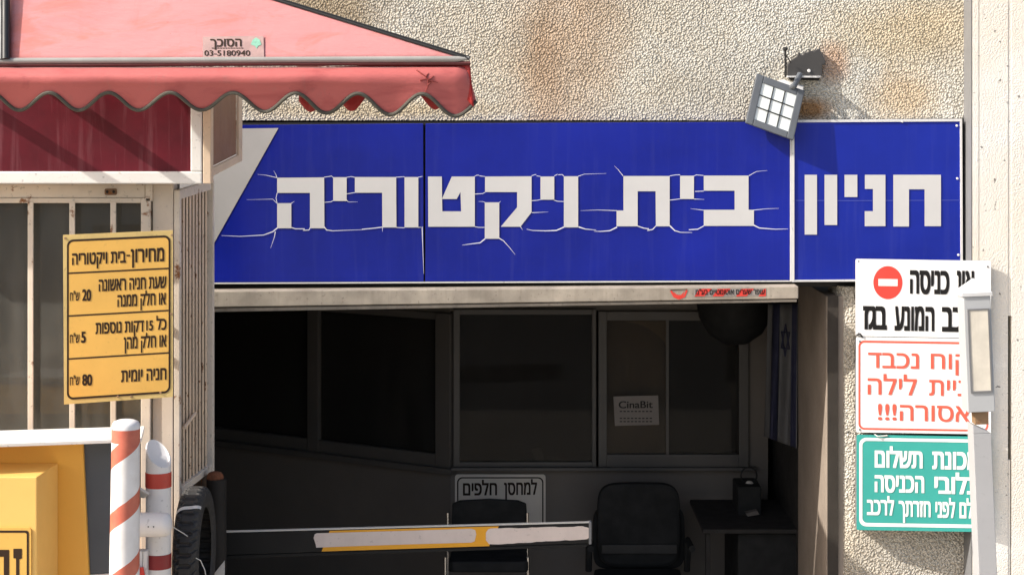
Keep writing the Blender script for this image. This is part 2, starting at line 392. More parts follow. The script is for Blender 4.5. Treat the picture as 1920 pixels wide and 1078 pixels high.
# right pillar with rounded left corner
xa, xb = X(1573, 9), X(1832, 9); rr = .075; pr = [(xb, 9.3), (xa, 9.3), (xa, 9.0 + rr)]
pr += [(xa + rr - rr * math.cos(R(a)), 9.0 + rr - rr * math.sin(R(a))) for a in range(12, 91, 13)] + [(xb, 9.0)]
MB().prism([(x, y, Z(538, 9)) for x, y in pr], [(x, y, -.1) for x, y in pr]).build('pillar', M_pillar, B, smooth=True)
MB().box(X(1570, 8.99), X(1598, 8.99), 8.99, 9.001, .0, Z(640, 9)).build('corner_plaster', M_corner, B) if False else None
xj = X(1551, 9)
MB().box(xj, xa + .05, 9.02, 9.92, -.1, Z(556, 9)).build('jamb', M_jamb, B, bevel=.006)
MB().box(xj + .004, xa - .002, 9.005, 9.018, -.1, Z(556, 9)).build('shutter_guide', M_brown, B)
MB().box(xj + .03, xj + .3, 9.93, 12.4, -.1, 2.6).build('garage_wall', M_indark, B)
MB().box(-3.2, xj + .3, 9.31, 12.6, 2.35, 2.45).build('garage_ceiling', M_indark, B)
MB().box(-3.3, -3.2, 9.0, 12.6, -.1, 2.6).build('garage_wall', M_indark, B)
struct(MB().box(-3.2, xj + .3, 9.002, 12.6, -.1, .004).build('floor', M_floor, base=(0, 9, 0)))

# neighbouring plaster wall on the right
N = thing('neighbouring_wall', 'cream plaster wall along the right edge with a narrow vertical slot', 'wall', (X(1900, 8.85), 8.85, 0))
D = 8.85
MB().box(X(1823, D), 6, D + .05, 9.6, -.1, 6.5).build('wall_core', M_brown, N)
m = MB(); m.pb(1824, -700, 1835, 1300, D, D + .05); m.pb(1836.3, -700, 1890, 1300, D, D + .05); m.pb(1897, -700, 2600, 1300, D, D + .05)
m.pb(1890.2, -700, 1896.8, 592, D + .002, D + .05); m.build('plaster_face', M_cream, N)
m = MB(); m.pb(1890.2, 862, 1894.2, 1300, D + .003, D + .05); m.build('slot_filler', M_cream, N)
MB().box(X(1822.5, D) - .003, X(1823, D), D + .004, 9.0, -.1, 6.5).build('edge_strip', M_greymetal, N)

# ------------------------------------------------------------------ office booth inside the entrance
O = thing('office_booth', 'dim glazed office booth at the back of the entrance', 'booth', (0, 11, 0))
fr = flat(11.0); CXB = X(845, 11)
left_end = W(330, 600, 12.08); ldir = Vector((left_end.x - CXB, 1.08, 0)); lp = PL((CXB, 11, 0), (1.08, CXB - left_end.x, 0))
if lp.n.y > 0: lp.n = -lp.n
def lq(px, py, off=0.0): return lp.P(px, py, off)
def lbox(m, pa, pb_, z0, z1, off, th):          # box lying on the angled left face between two photo columns
    a, b = lp.P(pa, 700, off), lp.P(pb_, 700, off)
    f = [Vector((a.x, a.y, z0)), Vector((b.x, b.y, z0)), Vector((b.x, b.y, z1)), Vector((a.x, a.y, z1))]
    m.prism(f, [p - lp.n * th for p in f])
m = MB(); m.pb(845, 878, 1440, 1240, 11.0, 11.1); m.pb(845, 380, 1440, 583, 11.0, 11.1); m.pb(1404, 583.2, 1440, 877.8, 11.0, 11.1)
lbox(m, 330, 844.8, -.05, .945, 0, .1); lbox(m, 330, 844.8, 1.84, 2.35, 0, .1)
m.build('booth_wall', M_inwall, O)
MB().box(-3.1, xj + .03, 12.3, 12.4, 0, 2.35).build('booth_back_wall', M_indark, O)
def frame(name, x0, y0, x1, y1, gx0, gy0, gx1, gy1, d0=10.97, d1=11.03, glassm=M_glassdark):
    m = MB(); m.pb(x0, y0, gx0, y1, d0, d1); m.pb(gx1, y0, x1, y1, d0, d1)
    m.pb(gx0, y0, gx1, gy0, d0 + .002, d1); m.pb(gx0, gy1, gx1, y1, d0 + .002, d1)
    o = m.build(name, M_inframe, O, bevel=.004)
    MB().pb(gx0 - 1, gy0 - 1, gx1 + 1, gy1 + 1, d0 + .02, d0 + .026).build('pane', glassm, o)
    return o
frame('window', 850, 580, 1118, 880, 862, 590, 1110, 866)
frame('window', 1122, 584, 1404, 876, 1138, 601, 1386, 852)
MB().pb(1249, 601, 1254, 852, 10.975, 11.0).build('sliding_stile', M_inframe, O)
MB().pb(846, 877, 1418, 883, 10.93, 11.0).build('window_sill', M_inframe, O, bevel=.003)
m = MB(); lbox(m, 344, 392, .95, 1.84, .02, .06); lbox(m, 576, 596, .95, 1.84, .03, .06); lbox(m, 816, 844, .95, 1.84, .03, .06)
lbox(m, 392, 576, .95, 1.03, .02, .05); lbox(m, 596, 816, .95, 1.03, .025, .05); lbox(m, 392, 816, 1.80, 1.84, .018, .05)
wl = m.build('window', M_inframe, O, bevel=.004)
m = MB(); lbox(m, 393, 575, 1.03, 1.8, -.01, .006); lbox(m, 597, 815, 1.03, 1.8, 0, .006); m.build('pane', M_glassdark, wl)
m = MB(); lbox(m, 330, 846, .925, .96, .06, .06); m.build('window_sill', M_inframe, O, bevel=.003)

# things seen behind the booth glass, and a board for its reflection
m = MB(); m.pp(flat(11.09), [(1128, 590), (1249, 590), (1249, 860), (1128, 860)], 0, .02)
bd = m.build('reflection_board', M_reflboard); tag(bd, 'dull brown board added behind the right office window pane as its reflection', 'board')  # added board standing in for the wall reflected in the pane
MB().pp(flat(11.08), [(1168, 602), (1249, 602), (1249, 646), (1236, 630), (1215, 615), (1195, 607)], 0, .004).build('lit_corner', M_refllit, bd)  # sunlit patch of the reflection, put into the colour
m = MB(); m.pp(flat(11.0), [(1150, 743), (1234, 741), (1236, 796), (1153, 798)], -.021 + .05, .002)
pg = m.build('paper_notice', M_paper); tag(pg, 'small paper notice stuck on the right office window', 'notice')
m = MB(); pl = flat(11.0 - .0295)
write(m, pl, 'CinaBit', 1160, 752, 1224, 765, -.01, bold=.02, ref='C', rtl=False)
for y in (770, 783, 789):
    for k in range(9): m.sheet(pl, [(1162 + k * 7, y), (1166.5 + k * 7, y), (1166.5 + k * 7, y + 2), (1162 + k * 7, y + 2)], .001)
m.build('lettering', M_indark, pg)
m = MB(); m.lathe(W(1160, 890, 11.16), [(.075, 0), (.07, .12), (.05, .16), (.02, .17)], 20)
tag(m.build('white_bag', M_dimsign, smooth=True), 'pale bag behind the lower corner of the right office window', 'bag')
m = MB(); m.pp(flat(11.3), [(996, 842), (1014, 838), (1022, 868), (1006, 868)], 0, .02)
tag(m.build('paper_roll', M_inwall), 'small grey leaning paper behind the middle office window', 'paper')

# hanging dark hood, flag, ring, desk
m = MB(); m.lathe(W(1378, 560, 10.6), [(.02, .10), (.21, .06), (.215, 0), (.20, -.10), (.15, -.19), (.07, -.245), (.01, -.25)], 32)
hd = m.build('hanging_hood', M_chair, smooth=True); tag(hd, 'dark rounded hood hanging at the top right of the entrance', 'hood')
MB().tube([W(1378, 545, 10.6), W(1378, 470, 10.6)], .012, 8).build('hanging_rod', M_chair, hd)
# flag hung lengthwise
FL = thing('flag', 'white and blue striped flag with a star hanging in the dark entrance', 'flag', W(1470, 835, 10.0))
def flagpt(u, v, off=0):
    x = 1440 + 56 * u + 3 * v * (1 - u) - 2 * v; y = 570 + 270 * v - 22 * (1 - u) * v
    d = 10.05 - .16 * u + .02 * math.sin(u * 14 + v * 2) * (.4 + v) - off
    return W(x - 8 * (v) * (1 - u), y, d)
def flagpart(name, u0, u1, mt, off):
    m = MB(); n = max(2, int((u1 - u0) * 24))
    m.grid([[flagpt(u0 + (u1 - u0) * i / n, j / 16, off) for i in range(n + 1)] for j in range(17)])
    return m.build(name, mt, FL, smooth=True, solid=.002)
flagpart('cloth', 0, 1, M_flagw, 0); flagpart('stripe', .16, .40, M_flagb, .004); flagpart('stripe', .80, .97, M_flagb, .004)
m = MB()
for k in (0, 1):
    pts = [(.60 + .15 * math.sin(R(120 * i + 180 * k)), .26 - .115 * math.cos(R(120 * i + 180 * k))) for i in range(4)]
    for a, b in zip(pts, pts[1:]): m.tube([flagpt(a[0], a[1], .006), flagpt((a[0] + b[0]) / 2, (a[1] + b[1]) / 2, .006), flagpt(b[0], b[1], .006)], .0045, 6)
m.build('star', M_flagb, FL)
# desk
DK = thing('desk', 'dark desk against the right wall of the entrance', 'desk', (X(1400, 10.4), 10.4, 0))
m = MB(); m.pb(1318, 992, 1500, 1000, 10.15, 10.9); m.build('desk_top', M_indark, DK, bevel=.004)
m = MB(); m.pb(1384, 1000.5, 1500, 1300, 10.2, 10.85); m.build('drawer_unit', M_chair, DK, bevel=.004)
m = MB(); m.pb(1324, 1000.5, 1332, 1300, 10.2, 10.25); m.build('leg', M_indark, DK)
m = MB(); m.pb(1383, 912, 1428, 991.5, 10.5, 10.75); tag(m.build('desk_box', M_chair, bevel=.01), 'black upright box standing on the dark desk', 'box')
RG = thing('ring_stand', 'small dark ring on top of the black desk box', 'ring', W(1405, 912, 10.6))
cc = W(1404, 891, 10.6); m = MB()
m.tube([cc + Vector((.044 * math.cos(R(a)), 0, .044 * math.sin(R(a)))) for a in range(0, 361, 15)], .0045, 8); m.build('ring', M_chair, RG, smooth=True)
m = MB(); m.lathe(W(1405, 911.5, 10.6), [(.03, 0), (.03, .012), (.012, .03)], 16); m.build('base', M_dimsign, RG)
m = MB(); m.pp(flat(10.45), [(1398, 962), (1420, 957), (1424, 964), (1402, 968)], .0, .06)
tag(m.build('folded_cloth', M_inwall), 'small grey folded cloth lying in front of the desk box', 'cloth')

# sign on the booth wall
pl = flat(10.985); m = MB(); m.pp(pl, rrect(853, 889, 1023, 1002, 6), 0, .01)
S = m.build('wall_sign', M_dimsign); tag(S, 'grey white sign with one black Hebrew line on the booth wall above the chair', 'sign')
m = MB(); m.ring(pl, rrect(857, 894, 1019, 998, 10), rrect(859.5, 896.5, 1016.5, 995.5, 8), .0015); m.build('border', M_inkb, S)
m = MB(); write(m, pl, 'חלפים', 868, 906, 932, 928, -.01); write(m, pl, 'למחסן', 945, 905, 1007, 927, -.01); m.build('lettering', M_inkb, S)

# chairs
CH = thing('side_chair', 'black chair with chrome tubes in front of the grey booth sign', 'chair', (X(917, 10.4), 10.4, 0))
pl = flat(10.5); m = MB(); m.pp(pl, [(846, 1000), (848, 945), (862, 939), (917, 936), (972, 939), (987, 945), (990, 1000), (986, 1018), (850, 1018)], 0, .035); m.build('backrest', M_chair, CH, bevel=.008)
m = MB(); s0 = W(916, 1052, 10.08); m.prism([(s0.x + dx, s0.y + dy, s0.z) for dx, dy in ((-.21, .02), (-.19, 0), (.19, 0), (.21, .02), (.20, .42), (-.20, .42))],
    [(s0.x + dx, s0.y + dy, s0.z - .06) for dx, dy in ((-.21, .02), (-.19, 0), (.19, 0), (.21, .02), (.20, .42), (-.20, .42))]); m.build('seat', M_chair, CH, bevel=.012)
for px in (837, 989):
    xx = X(px, 10.3)
    MB().tube([(xx, 10.49, Z(960, 10.5)), (xx, 10.49, s0.z - .08), (xx, 10.52, .02)], .0095, 10).build('leg', M_chrome, CH, smooth=True)
    MB().tube([(xx, 10.11, s0.z + .015), (xx, 10.11, .02)], .0095, 10).build('leg', M_chrome, CH, smooth=True)
OC = thing('office_chair', 'black padded office chair to the right of the barrier tip', 'chair', (X(1200, 10.6), 10.6, 0))
pl = flat(10.62)
def sup(cx, cy, a, b, p, n=40):
    r = []
    for k in range(n):
        t = 2 * math.pi * k / n; c, s_ = math.cos(t), math.sin(t)
        r.append((cx + a * math.copysign(abs(c) ** (2 / p), c), cy + b * math.copysign(abs(s_) ** (2 / p), s_)))
    return r
m = MB(); m.pp(pl, sup(1198, 985, 78, 79, 5), 0, .06); m.build('backrest', M_chair, OC, bevel=.02)
m = MB(); m.pp(pl, sup(1198, 1008, 86, 60, 6), -.062, .03); m.build('back_shell', M_chair, OC, bevel=.01)
m = MB(); m.pb(1128, 1021, 1270, 1038, 10.605, 10.62); m.build('back_strip', M_chair2, OC, bevel=.004)
sx = X(1198, 10.45)
m = MB(); m.box(sx - .24, sx + .24, 10.15, 10.62, .40, .48); m.build('seat', M_chair, OC, bevel=.03)
MB().tube([(sx, 10.4, .1), (sx, 10.4, .4)], .03, 12).build('gas_column', M_chair, OC)
for k in range(5):
    a = R(72 * k + 20); MB().tube([(sx, 10.4, .12), (sx + .28 * math.cos(a), 10.4 + .28 * math.sin(a), .06)], [.025, .018], 8).build('base_spoke', M_chair, OC)
for sgn in (-1, 1):
    xx = sx + sgn * .27; MB().tube([(xx, 10.55, .48), (xx, 10.5, .66), (xx, 10.25, .67)], .018, 8).build('armrest', M_chair, OC)

# ------------------------------------------------------------------ shutter box beam
BM = thing('shutter_box', 'stained beige metal shutter box with a red sticker under the long blue sign', 'shutter box', W(950, 580, 8.85))
pl = flat(8.86)
m = MB(); m.pp(pl, [(330, 547), (1497, 537), (1497, 560), (330, 577)], 0, .12); m.build('casing', M_beam, BM, bevel=.004)
m = MB(); m.pp(pl, [(330, 579), (1494, 561.5), (1494, 566), (330, 586)], -.012, .09); m.build('bottom_rail', M_beam, BM, bevel=.002)
m = MB(); m.sheet(pl, [(1301, 541.5), (1437, 540.5), (1437, 554.5), (1301, 556)], .0012); m.build('sticker', M_paper, BM)
st = BM.children[-1]
m = MB()
for a in (1303, 1338, 1382, 1424): m.sheet(pl, [(a + 8, 541.8), (min(a + 32, 1436), 541.3), (min(a + 18, 1436), 555.2), (a - 2 if a > 1303 else 1302, 555.8)], .0018)
m.build('red_stripe', M_red, st)
m = MB(); write(m, pl, 'עופר שערים אוטומטיים בע"מ', 1304, 543.5, 1434, 552.5, -.008, off=.0024, bold=.015); m.build('lettering', M_ink, st)
m = MB(); m.strip(pl, [(1258, 545), (1264, 556), (1273, 560), (1283, 556), (1288, 544)], 3.5, 3.5, .0015); m.sheet(pl, [(1262, 547), (1270, 553), (1277, 553), (1284, 546), (1280, 556), (1273, 558), (1266, 556)], .002)
m.build('emblem', M_red, BM)
m = MB(); m.strip(pl, [(1257, 544), (1289, 542.5)], 1.5, 1.5, .0022); m.build('emblem_edge', M_inkb, BM)

# ------------------------------------------------------------------ long blue sign
FS = flat(8.965)
BS = thing('blue_sign', 'long blue sign with cracked white Hebrew lettering above the dark entrance', 'sign', W(935, 530, 8.965))
m = MB(); m.pp(FS, [(330, 231), (1488, 226), (1488, 530), (330, 534)], -.03, .08); m.build('sign_box', M_black, BS)
m = MB(); m.pp(FS, [(330, 236), (793.5, 232), (794.5, 528), (330, 530)], 0, .028); m.build('panel', M_blue, BS, bevel=.002)
m = MB(); m.pp(FS, [(798, 232), (1481, 229), (1481, 525.5), (797.5, 528)], 0, .028); m.build('panel', M_blue, BS, bevel=.002)
m = MB(); m.pp(FS, [(300, 243), (522, 240.5), (393, 471), (330, 584)][:3] + [(300, 637 - 110)], .002, .001)
m = MB(); m.sheet(FS, [(332, 243), (522, 240.5), (393, 471), (365, 521), (332, 522)], .002); m.build('grey_corner', M_signgrey, BS)
m = MB(); m.strip(FS, [(330, 531.5), (1483, 527)], 2.6, 2.6, .004); m.pb(1481.8, 228, 1484.5, 527, 8.958, 8.98); m.build('bottom_trim', M_trim, BS)
z5 = lambda x, y: (390 + x / 3.170, 220 + y / 3.170)
z6 = lambda x, y: (780 + x / 3.993, 290 + y / 3.993)
z7 = lambda x, y: (1120 + x / 3.7175, 290 + y / 3.7175)
z8 = lambda x, y: (1370 + x / 3.171, 60 + y / 3.171)
LT = []
def rect(zf, x0, y0, x1, y1): LT.append([zf(x0, y0), zf(x1, y0), zf(x1, y1), zf(x0, y1)])
def pol(zf, *p): LT.append([zf(*q) for q in p])
pol(z5, (411, 360), (690, 358), (692, 660), (606, 660), (606, 450), (411, 450)); rect(z5, 411, 511, 495, 660); rect(z5, 744, 357, 824, 498)
pol(z5, (873, 356), (1118, 356), (1120, 655), (1036, 655), (1035, 449), (873, 449)); rect(z5, 1168, 356, 1250, 655)
pol(z6, (90, 165), (193, 165), (195, 330), (197, 425), (92, 540)); pol(z6, (92, 540), (197, 425), (338, 425), (440, 540))
pol(z6, (440, 540), (338, 425), (333, 280), (268, 165), (440, 165)); pol(z6, (268, 165), (333, 280), (305, 333), (195, 333), (200, 318))
pol(z6, (517, 165), (865, 163), (865, 432), (782, 540), (635, 540), (757, 395), (757, 281), (517, 281)); rect(z6, 515, 358, 623, 630)
rect(z6, 932, 165, 1035, 338); rect(z6, 1107, 163, 1214, 545)
pol(z7, (182, 150), (504, 150), (504, 500), (408, 500), (406, 256), (281, 256), (281, 500), (134, 500), (134, 390), (182, 390))
rect(z7, 577, 148, 673, 310); pol(z7, (742, 147), (1054, 147), (1054, 385), (1091, 385), (1091, 497), (742, 497), (742, 385), (957, 385), (957, 252), (742, 252))
m = MB()
for q in LT: m.sheet(FS, q, .003)
m.build('lettering', M_letter, BS)
CR = [(z5, 'a', [(295, 340), (345, 345), (410, 360)]), (z5, 'a', [(390, 318), (403, 340), (410, 360)]), (z5, 'a', [(230, 490), (385, 487), (410, 512)]),
  (z5, 'b', [(80, 703), (190, 708), (330, 700), (385, 680), (412, 658)]), (z5, 'c', [(400, 680), (395, 710), (372, 778)]), (z5, 'd', [(411, 450), (404, 480), (411, 512)]),
  (z5, 'd', [(690, 357), (735, 350), (745, 360)]), (z5, 'd', [(823, 358), (850, 353), (873, 358)]), (z5, 'd', [(1118, 357), (1168, 354)]), (z5, 'd', [(1249, 357), (1275, 352)]),
  (z5, 'e', [(495, 655), (520, 663), (575, 663)]), (z5, 'e', [(565, 672), (600, 670), (608, 655)]), (z5, 'b', [(920, 668), (740, 675), (705, 670), (690, 652)]), (z5, 'e', [(915, 666), (980, 660), (1035, 653)]),
  (z5, 'd', [(692, 506), (730, 503), (745, 495)]), (z5, 'a', [(890, 503), (835, 504), (823, 492)]), (z5, 'd', [(823, 456), (873, 448)]), (z5, 'a', [(514, 499), (495, 512)]), (z5, 'a', [(1037, 680), (1037, 655)]),
  (z5, 'd', [(1120, 655), (1168, 657)]), (z5, 'd', [(1249, 655), (1272, 655)]), (z5, 'c', [(1273, 655), (1276, 760), (1282, 930)]), (z6, 'd', [(50, 540), (50, 545), (20, 543)]),
  (z6, 'd', [(440, 163), (455, 155), (472, 155)]), (z6, 'd', [(475, 160), (517, 165)]), (z6, 'd', [(865, 160), (885, 152), (900, 150)]), (z6, 'd', [(903, 160), (932, 164)]), (z6, 'd', [(1035, 160), (1060, 148)]),
  (z6, 'd', [(1065, 152), (1095, 150), (1107, 163)]), (z6, 'a', [(1425, 142), (1260, 147), (1214, 163)]), (z6, 'a', [(1485, 85), (1515, 115), (1550, 160)]), (z6, 'd', [(440, 296), (500, 292), (517, 283)]),
  (z6, 'a', [(468, 351), (500, 352), (517, 359)]), (z6, 'a', [(635, 348), (623, 360)]), (z6, 'd', [(440, 540), (470, 545), (515, 545)]), (z6, 'b', [(345, 678), (400, 670), (480, 660), (517, 630)]),
  (z6, 'c', [(623, 626), (655, 645), (700, 695), (742, 748)]), (z6, 'd', [(865, 345), (905, 343), (932, 337)]), (z6, 'd', [(1035, 342), (1060, 350), (1107, 352)]), (z6, 'a', [(990, 430), (868, 435)]),
  (z6, 'a', [(799, 564), (782, 540)]), (z6, 'b', [(828, 558), (870, 568), (970, 571), (1050, 568), (1108, 543)]), (z6, 'b', [(1348, 564), (1270, 558), (1216, 541)]), (z6, 'b', [(1332, 574), (1380, 575), (1450, 570), (1505, 543)]),
  (z6, 'a', [(1232, 420), (1365, 415), (1505, 420)]), (z7, 'a', [(1185, 112), (1110, 118), (1056, 148)]), (z7, 'd', [(504, 149), (545, 142), (577, 141)]), (z7, 'd', [(673, 150), (690, 142), (740, 146)]),
  (z7, 'd', [(504, 318), (577, 309)]), (z7, 'a', [(745, 313), (673, 310)]), (z7, 'd', [(680, 257), (742, 255)]), (z7, 'a', [(650, 377), (742, 388)]), (z7, 'a', [(1265, 375), (1180, 378), (1090, 387)]),
  (z7, 'e', [(281, 498), (320, 512), (360, 518)]), (z7, 'e', [(348, 529), (385, 522), (408, 498)]), (z7, 'b', [(662, 543), (580, 542), (540, 530), (504, 495)]), (z7, 'e', [(638, 524), (700, 520), (742, 497)]),
  (z7, 'b', [(1330, 518), (1240, 520), (1130, 512), (1090, 492)])]
WD = {'a': (.3, 1.2), 'b': (.6, 2.4), 'c': (1.8, .4), 'd': (1.1, 1.1), 'e': (1.6, 1.6)}
m = MB()
for zf, k, p in CR: m.strip(FS, [zf(*q) for q in p], *WD[k], .0035)
m.build('crack_lines', M_crack, BS)
# right sign
RS = thing('blue_sign', 'square blue sign with one white Hebrew word at the right end', 'sign', W(1646, 526, 8.96))
FR = flat(8.96)
m = MB(); m.pp(FR, [(1484, 225), (1811, 222), (1812, 527), (1484, 530)], -.035, .09); m.build('sign_box', M_black, RS)
m = MB(); m.pp(FR, [(1489.5, 227.5), (1802.5, 225.5), (1804, 526), (1489.5, 528)], 0, .03); m.build('panel', M_bluel, RS, bevel=.002)
m = MB(); m.pp(FR, [(1485.3, 225), (1489.4, 225), (1489.4, 529), (1485.3, 529)], .006, .03); m.pp(FR, [(1489.5, 225.3), (1800, 223.2), (1800, 228), (1489.5, 230)], .005, .03)
m.pp(FR, [(1800.2, 223.2), (1804, 223.2), (1805.5, 527), (1801.5, 527)], .006, .03); m.pp(FR, [(1489.5, 525), (1801, 522.6), (1801, 526.5), (1489.5, 528.5)], .005, .03); m.build('frame', M_trim, RS)
LT = []
rect(z8, 440, 850, 513, 1205); rect(z8, 558, 850, 633, 1148); rect(z8, 677, 850, 753, 982)
pol(z8, (798, 850), (920, 850), (920, 1155), (797, 1155), (797, 1066), (846, 1066), (846, 934), (798, 934)); pol(z8, (967, 850), (1250, 850), (1250, 1155), (1153, 1155), (1153, 936), (1060, 936), (1060, 1157), (967, 1157))
m = MB()
for q in LT: m.sheet(FR, q, .003)
m.build('lettering', M_letter, RS)
m = MB(); m.strip(FR, [(1492, 376), (1600, 376.4), (1798, 375.6)], .8, .7, .002); m.build('scratch', mat('scratch_blue', (.10, .13, .45), .4), RS)
for x, y in ((1794, 236), (1795, 335), (1797, 478), (1692, 228)):
    m = MB(); m.lathe(FR.P(x, y, .004), [(.006, 0), (.005, .003)], 10, (Vector((1, 0, 0)), Vector((0, 0, 1)), Vector((0, -1, 0)))); m.build('screw', M_trim, RS)

# ------------------------------------------------------------------ floodlight and its plate
PT = thing('mounting_plate', 'torn dark grey mounting plate on the stucco above the floodlight', 'plate', W(1510, 148, 8.98))
pl = flat(8.97); m = MB()
m.pp(pl, [z8(*q) for q in [(336, 265), (338, 196), (360, 170), (395, 148), (404, 122), (418, 128), (412, 140), (432, 138), (440, 122), (456, 125), (470, 112), (492, 116), (524, 100), (536, 118), (552, 150), (567, 182), (556, 196), (545, 198), (545, 262)]], 0, .04)
m.build('plate', M_plate, PT, bevel=.003)
m = MB(); m.pp(pl, [z8(*q) for q in [(340, 262), (536, 262), (534, 273), (340, 271)]], .03, .05); m.build('lower_lip', M_trim, PT)
m = MB(); m.pp(pl, [z8(*q) for q in [(350, 275), (530, 275), (525, 290), (356, 286)]], .01, .05); m.build('under_edge', M_black, PT)
m = MB(); m.lathe(pl.P(*z8(466, 232), .002), [(.008, 0), (.006, .005)], 12, (Vector((1, 0, 0)), Vector((0, 0, 1)), Vector((0, -1, 0)))); m.build('screw', M_trim, PT)
m = MB(); m.tube([W(1473, 145, 8.9), W(1472.5, 94, 8.88)], .005, 8); m.tube([W(1474, 104, 8.9), W(1483, 118, 8.96)], .003, 6)
m.lathe(W(1472.5, 96, 8.88), [(.006, 0), (.012, .006), (.012, .014), (.005, .018)], 12); m.build('cable_rod', M_dark, PT)
FLT = thing('floodlight', 'tilted grey floodlight with a nine square grid over the blue signs', 'floodlight', W(1453, 202, 8.84))
pa, pbb, pc = W(1419.5, 138, 8.925), W(1509, 170.5, 8.915), W(1398, 230.5, 8.90)
uu = (pbb - pa); vv = (pc - pa); nn = uu.cross(vv).normalized()
if nn.y > 0: nn = -nn
def fp(u, v, d=0.0): return pa + uu * u + vv * v + nn * d
def fbar(m, u0, v0, u1, v1, d0, d1): m.prism([fp(u0, v0, d0), fp(u1, v0, d0), fp(u1, v1, d0), fp(u0, v1, d0)], [fp(u0, v0, d1), fp(u1, v0, d1), fp(u1, v1, d1), fp(u0, v1, d1)])
m = MB(); fbar(m, .0, .0, .15, 1, 0, -.03); fbar(m, .86, 0, 1, 1, 0, -.03); fbar(m, .15, 0, .86, .14, -.001, -.03); fbar(m, .15, .87, .86, 1, -.001, -.03); m.build('bezel', M_lhouse, FLT, bevel=.004)
m = MB(); fbar(m, .14, .13, .87, .88, -.006, -.02); m.build('lens', M_lens, FLT)
m = MB()
for k in (1, 2):
    a = .15 + .71 * k / 3; fbar(m, a - .010, .14, a + .010, .87, -.002, -.0055); b = .14 + .73 * k / 3; fbar(m, .15, b - .010, .86, b + .010, -.0025, -.0057)
m.build('grid', M_dark, FLT)
m = MB(); m.prism([fp(.0, .0, -.031), fp(1, 0, -.031), fp(1, 1, -.031), fp(0, 1, -.031)], [fp(.2, .15, -.05), fp(.85, .12, -.05), fp(.85, .8, -.05), fp(.2, .8, -.05)]); m.build('housing', M_lhouse, FLT, bevel=.006)
m = MB(); m.prism([fp(.42, -.01, -.02), fp(.98, -.01, -.02), fp(.98, -.12, -.05), fp(.55, -.10, -.05)], [fp(.42, .03, -.09), fp(.98, .03, -.09), fp(.98, -.08, -.12), fp(.55, -.06, -.12)]); m.build('top_cap', M_trim, FLT, bevel=.003)
m = MB(); m.tube([fp(.6, .2, -.09), W(1490, 160, 8.90), W(1500, 140, 8.95)], .014, 10); m.build('bracket', M_lhouse, FLT)

# ------------------------------------------------------------------ the kiosk
K = thing('parking_kiosk', 'small beige parking kiosk with barred window and burgundy fascia', 'kiosk', (X(150, 8), 8.4, 0))
xk = X(326, 8.0); KB = 8.45
def flare(m, y0, kx, kz, f):                    # side panel built square, then shortened and splayed so its shadow misses the sign
    for v in m.v:
        v.y = y0 + (v.y - y0) * f; v.x += (v.y - y0) * kx; v.z += (v.y - y0) * kz
    return m
m = MB(); m.box(-4.2, xk - .02, 8.05, KB, -.1, 1.28); m.build('lower_wall', M_kioskp, K)
m = MB(); m.box(-4.2, xk - .05, KB - .06, KB - .02, 1.28, 3.05); m.box(-4.2, xk - .05, 8.1, KB - .06, 3.03, 3.05); m.build('inner_wall', mat('kiosk_inside', (.16, .155, .14), .8, var=.3, vs=2), K)
m = MB(); m.box(-4.2, X(385, 7.85), 7.86, KB, Z(172, 7.86), Z(167, 7.86)); m.build('roof', M_fcream, K)
m = MB(); m.pb(286, 345, 325, 1575, 8.0, 8.06); m.box(xk - .04, xk - .002, 8.06, 8.10, -.1, Z(345, 8)); m.build('corner_post', M_kioskp, K, bevel=.004)
m = MB(); m.pb(-300, 345.5, 272, 371, 7.99, 8.05); m.pb(272.3, 345.5, 285.5, 378, 7.985, 8.05); m.build('header', M_kiosk, K, bevel=.003)
m = MB(); m.pp(flat(7.985), rrect(196, 354, 219, 366, 3), 0, .006); bk = m.build('hinge_plate', mat('hinge_rust', (.18, .10, .055), .7, var=.4, vs=60, rust=.7), K)
for x in (201, 213):
    m = MB(); m.lathe(flat(7.979).P(x, 360), [(.006, 0), (.005, .003)], 10, (Vector((1, 0, 0)), Vector((0, 0, 1)), Vector((0, -1, 0)))); m.build('bolt', M_black, bk)
m = MB(); m.pb(-300, 371.5, 264, 381, 7.985, 8.03); m.pb(264, 371.5, 282, 1290, 7.985, 8.03); m.pb(-300, 815, 264, 832, 7.986, 8.03); wf = m.build('window_frame', M_kiosk, K, bevel=.003)
for px in (-99, -21, 57, 135, 212): MB().pb(px - 5.3, 379, px + 5.3, 816, 7.975, 7.985).build('window_bar', M_kiosk, K, bevel=.0025)
m = MB(); m.pb(-300, 378, 268, 830, 8.035, 8.041); m.build('window_glass', M_glasskiosk, K)
# fascia box
D = 7.83
m = MB(); m.pb(-300, 322, 379, 345, D, D + .14); m.pb(357, 172, 379, 321.8, D + .001, D + .14); fa = m.build('fascia_frame', M_fwhite, K, bevel=.006)
m = MB(); m.pb(-300, 172, 358, 323, D + .014, D + .03); m.build('fascia_panel', M_burg, K)
x0 = X(379, D) + .002; x1 = X(395.5, D)
m = MB(); m.box(x0, x1, D + .004, D + .08, Z(345, D), Z(172, D))
m.box(x0, x1 - .02, 8.87, 8.985, Z(338, D), Z(172, D)); m.box(x0, x1 - .021, D + .08, 8.87, Z(338, D), Z(322, D)); flare(m, D, .10, .09, .537); m.build('side_frame', M_fcream, K, bevel=.004)
m = MB(); m.box(x0, x1 - .04, D + .081, 8.869, Z(322, D) + .003, Z(172, D)); flare(m, D, .10, .09, .537); sb = m.build('side_board', M_wood, K)
SP = PL((x1 - .04, D, 0), (1, -.10, 0))
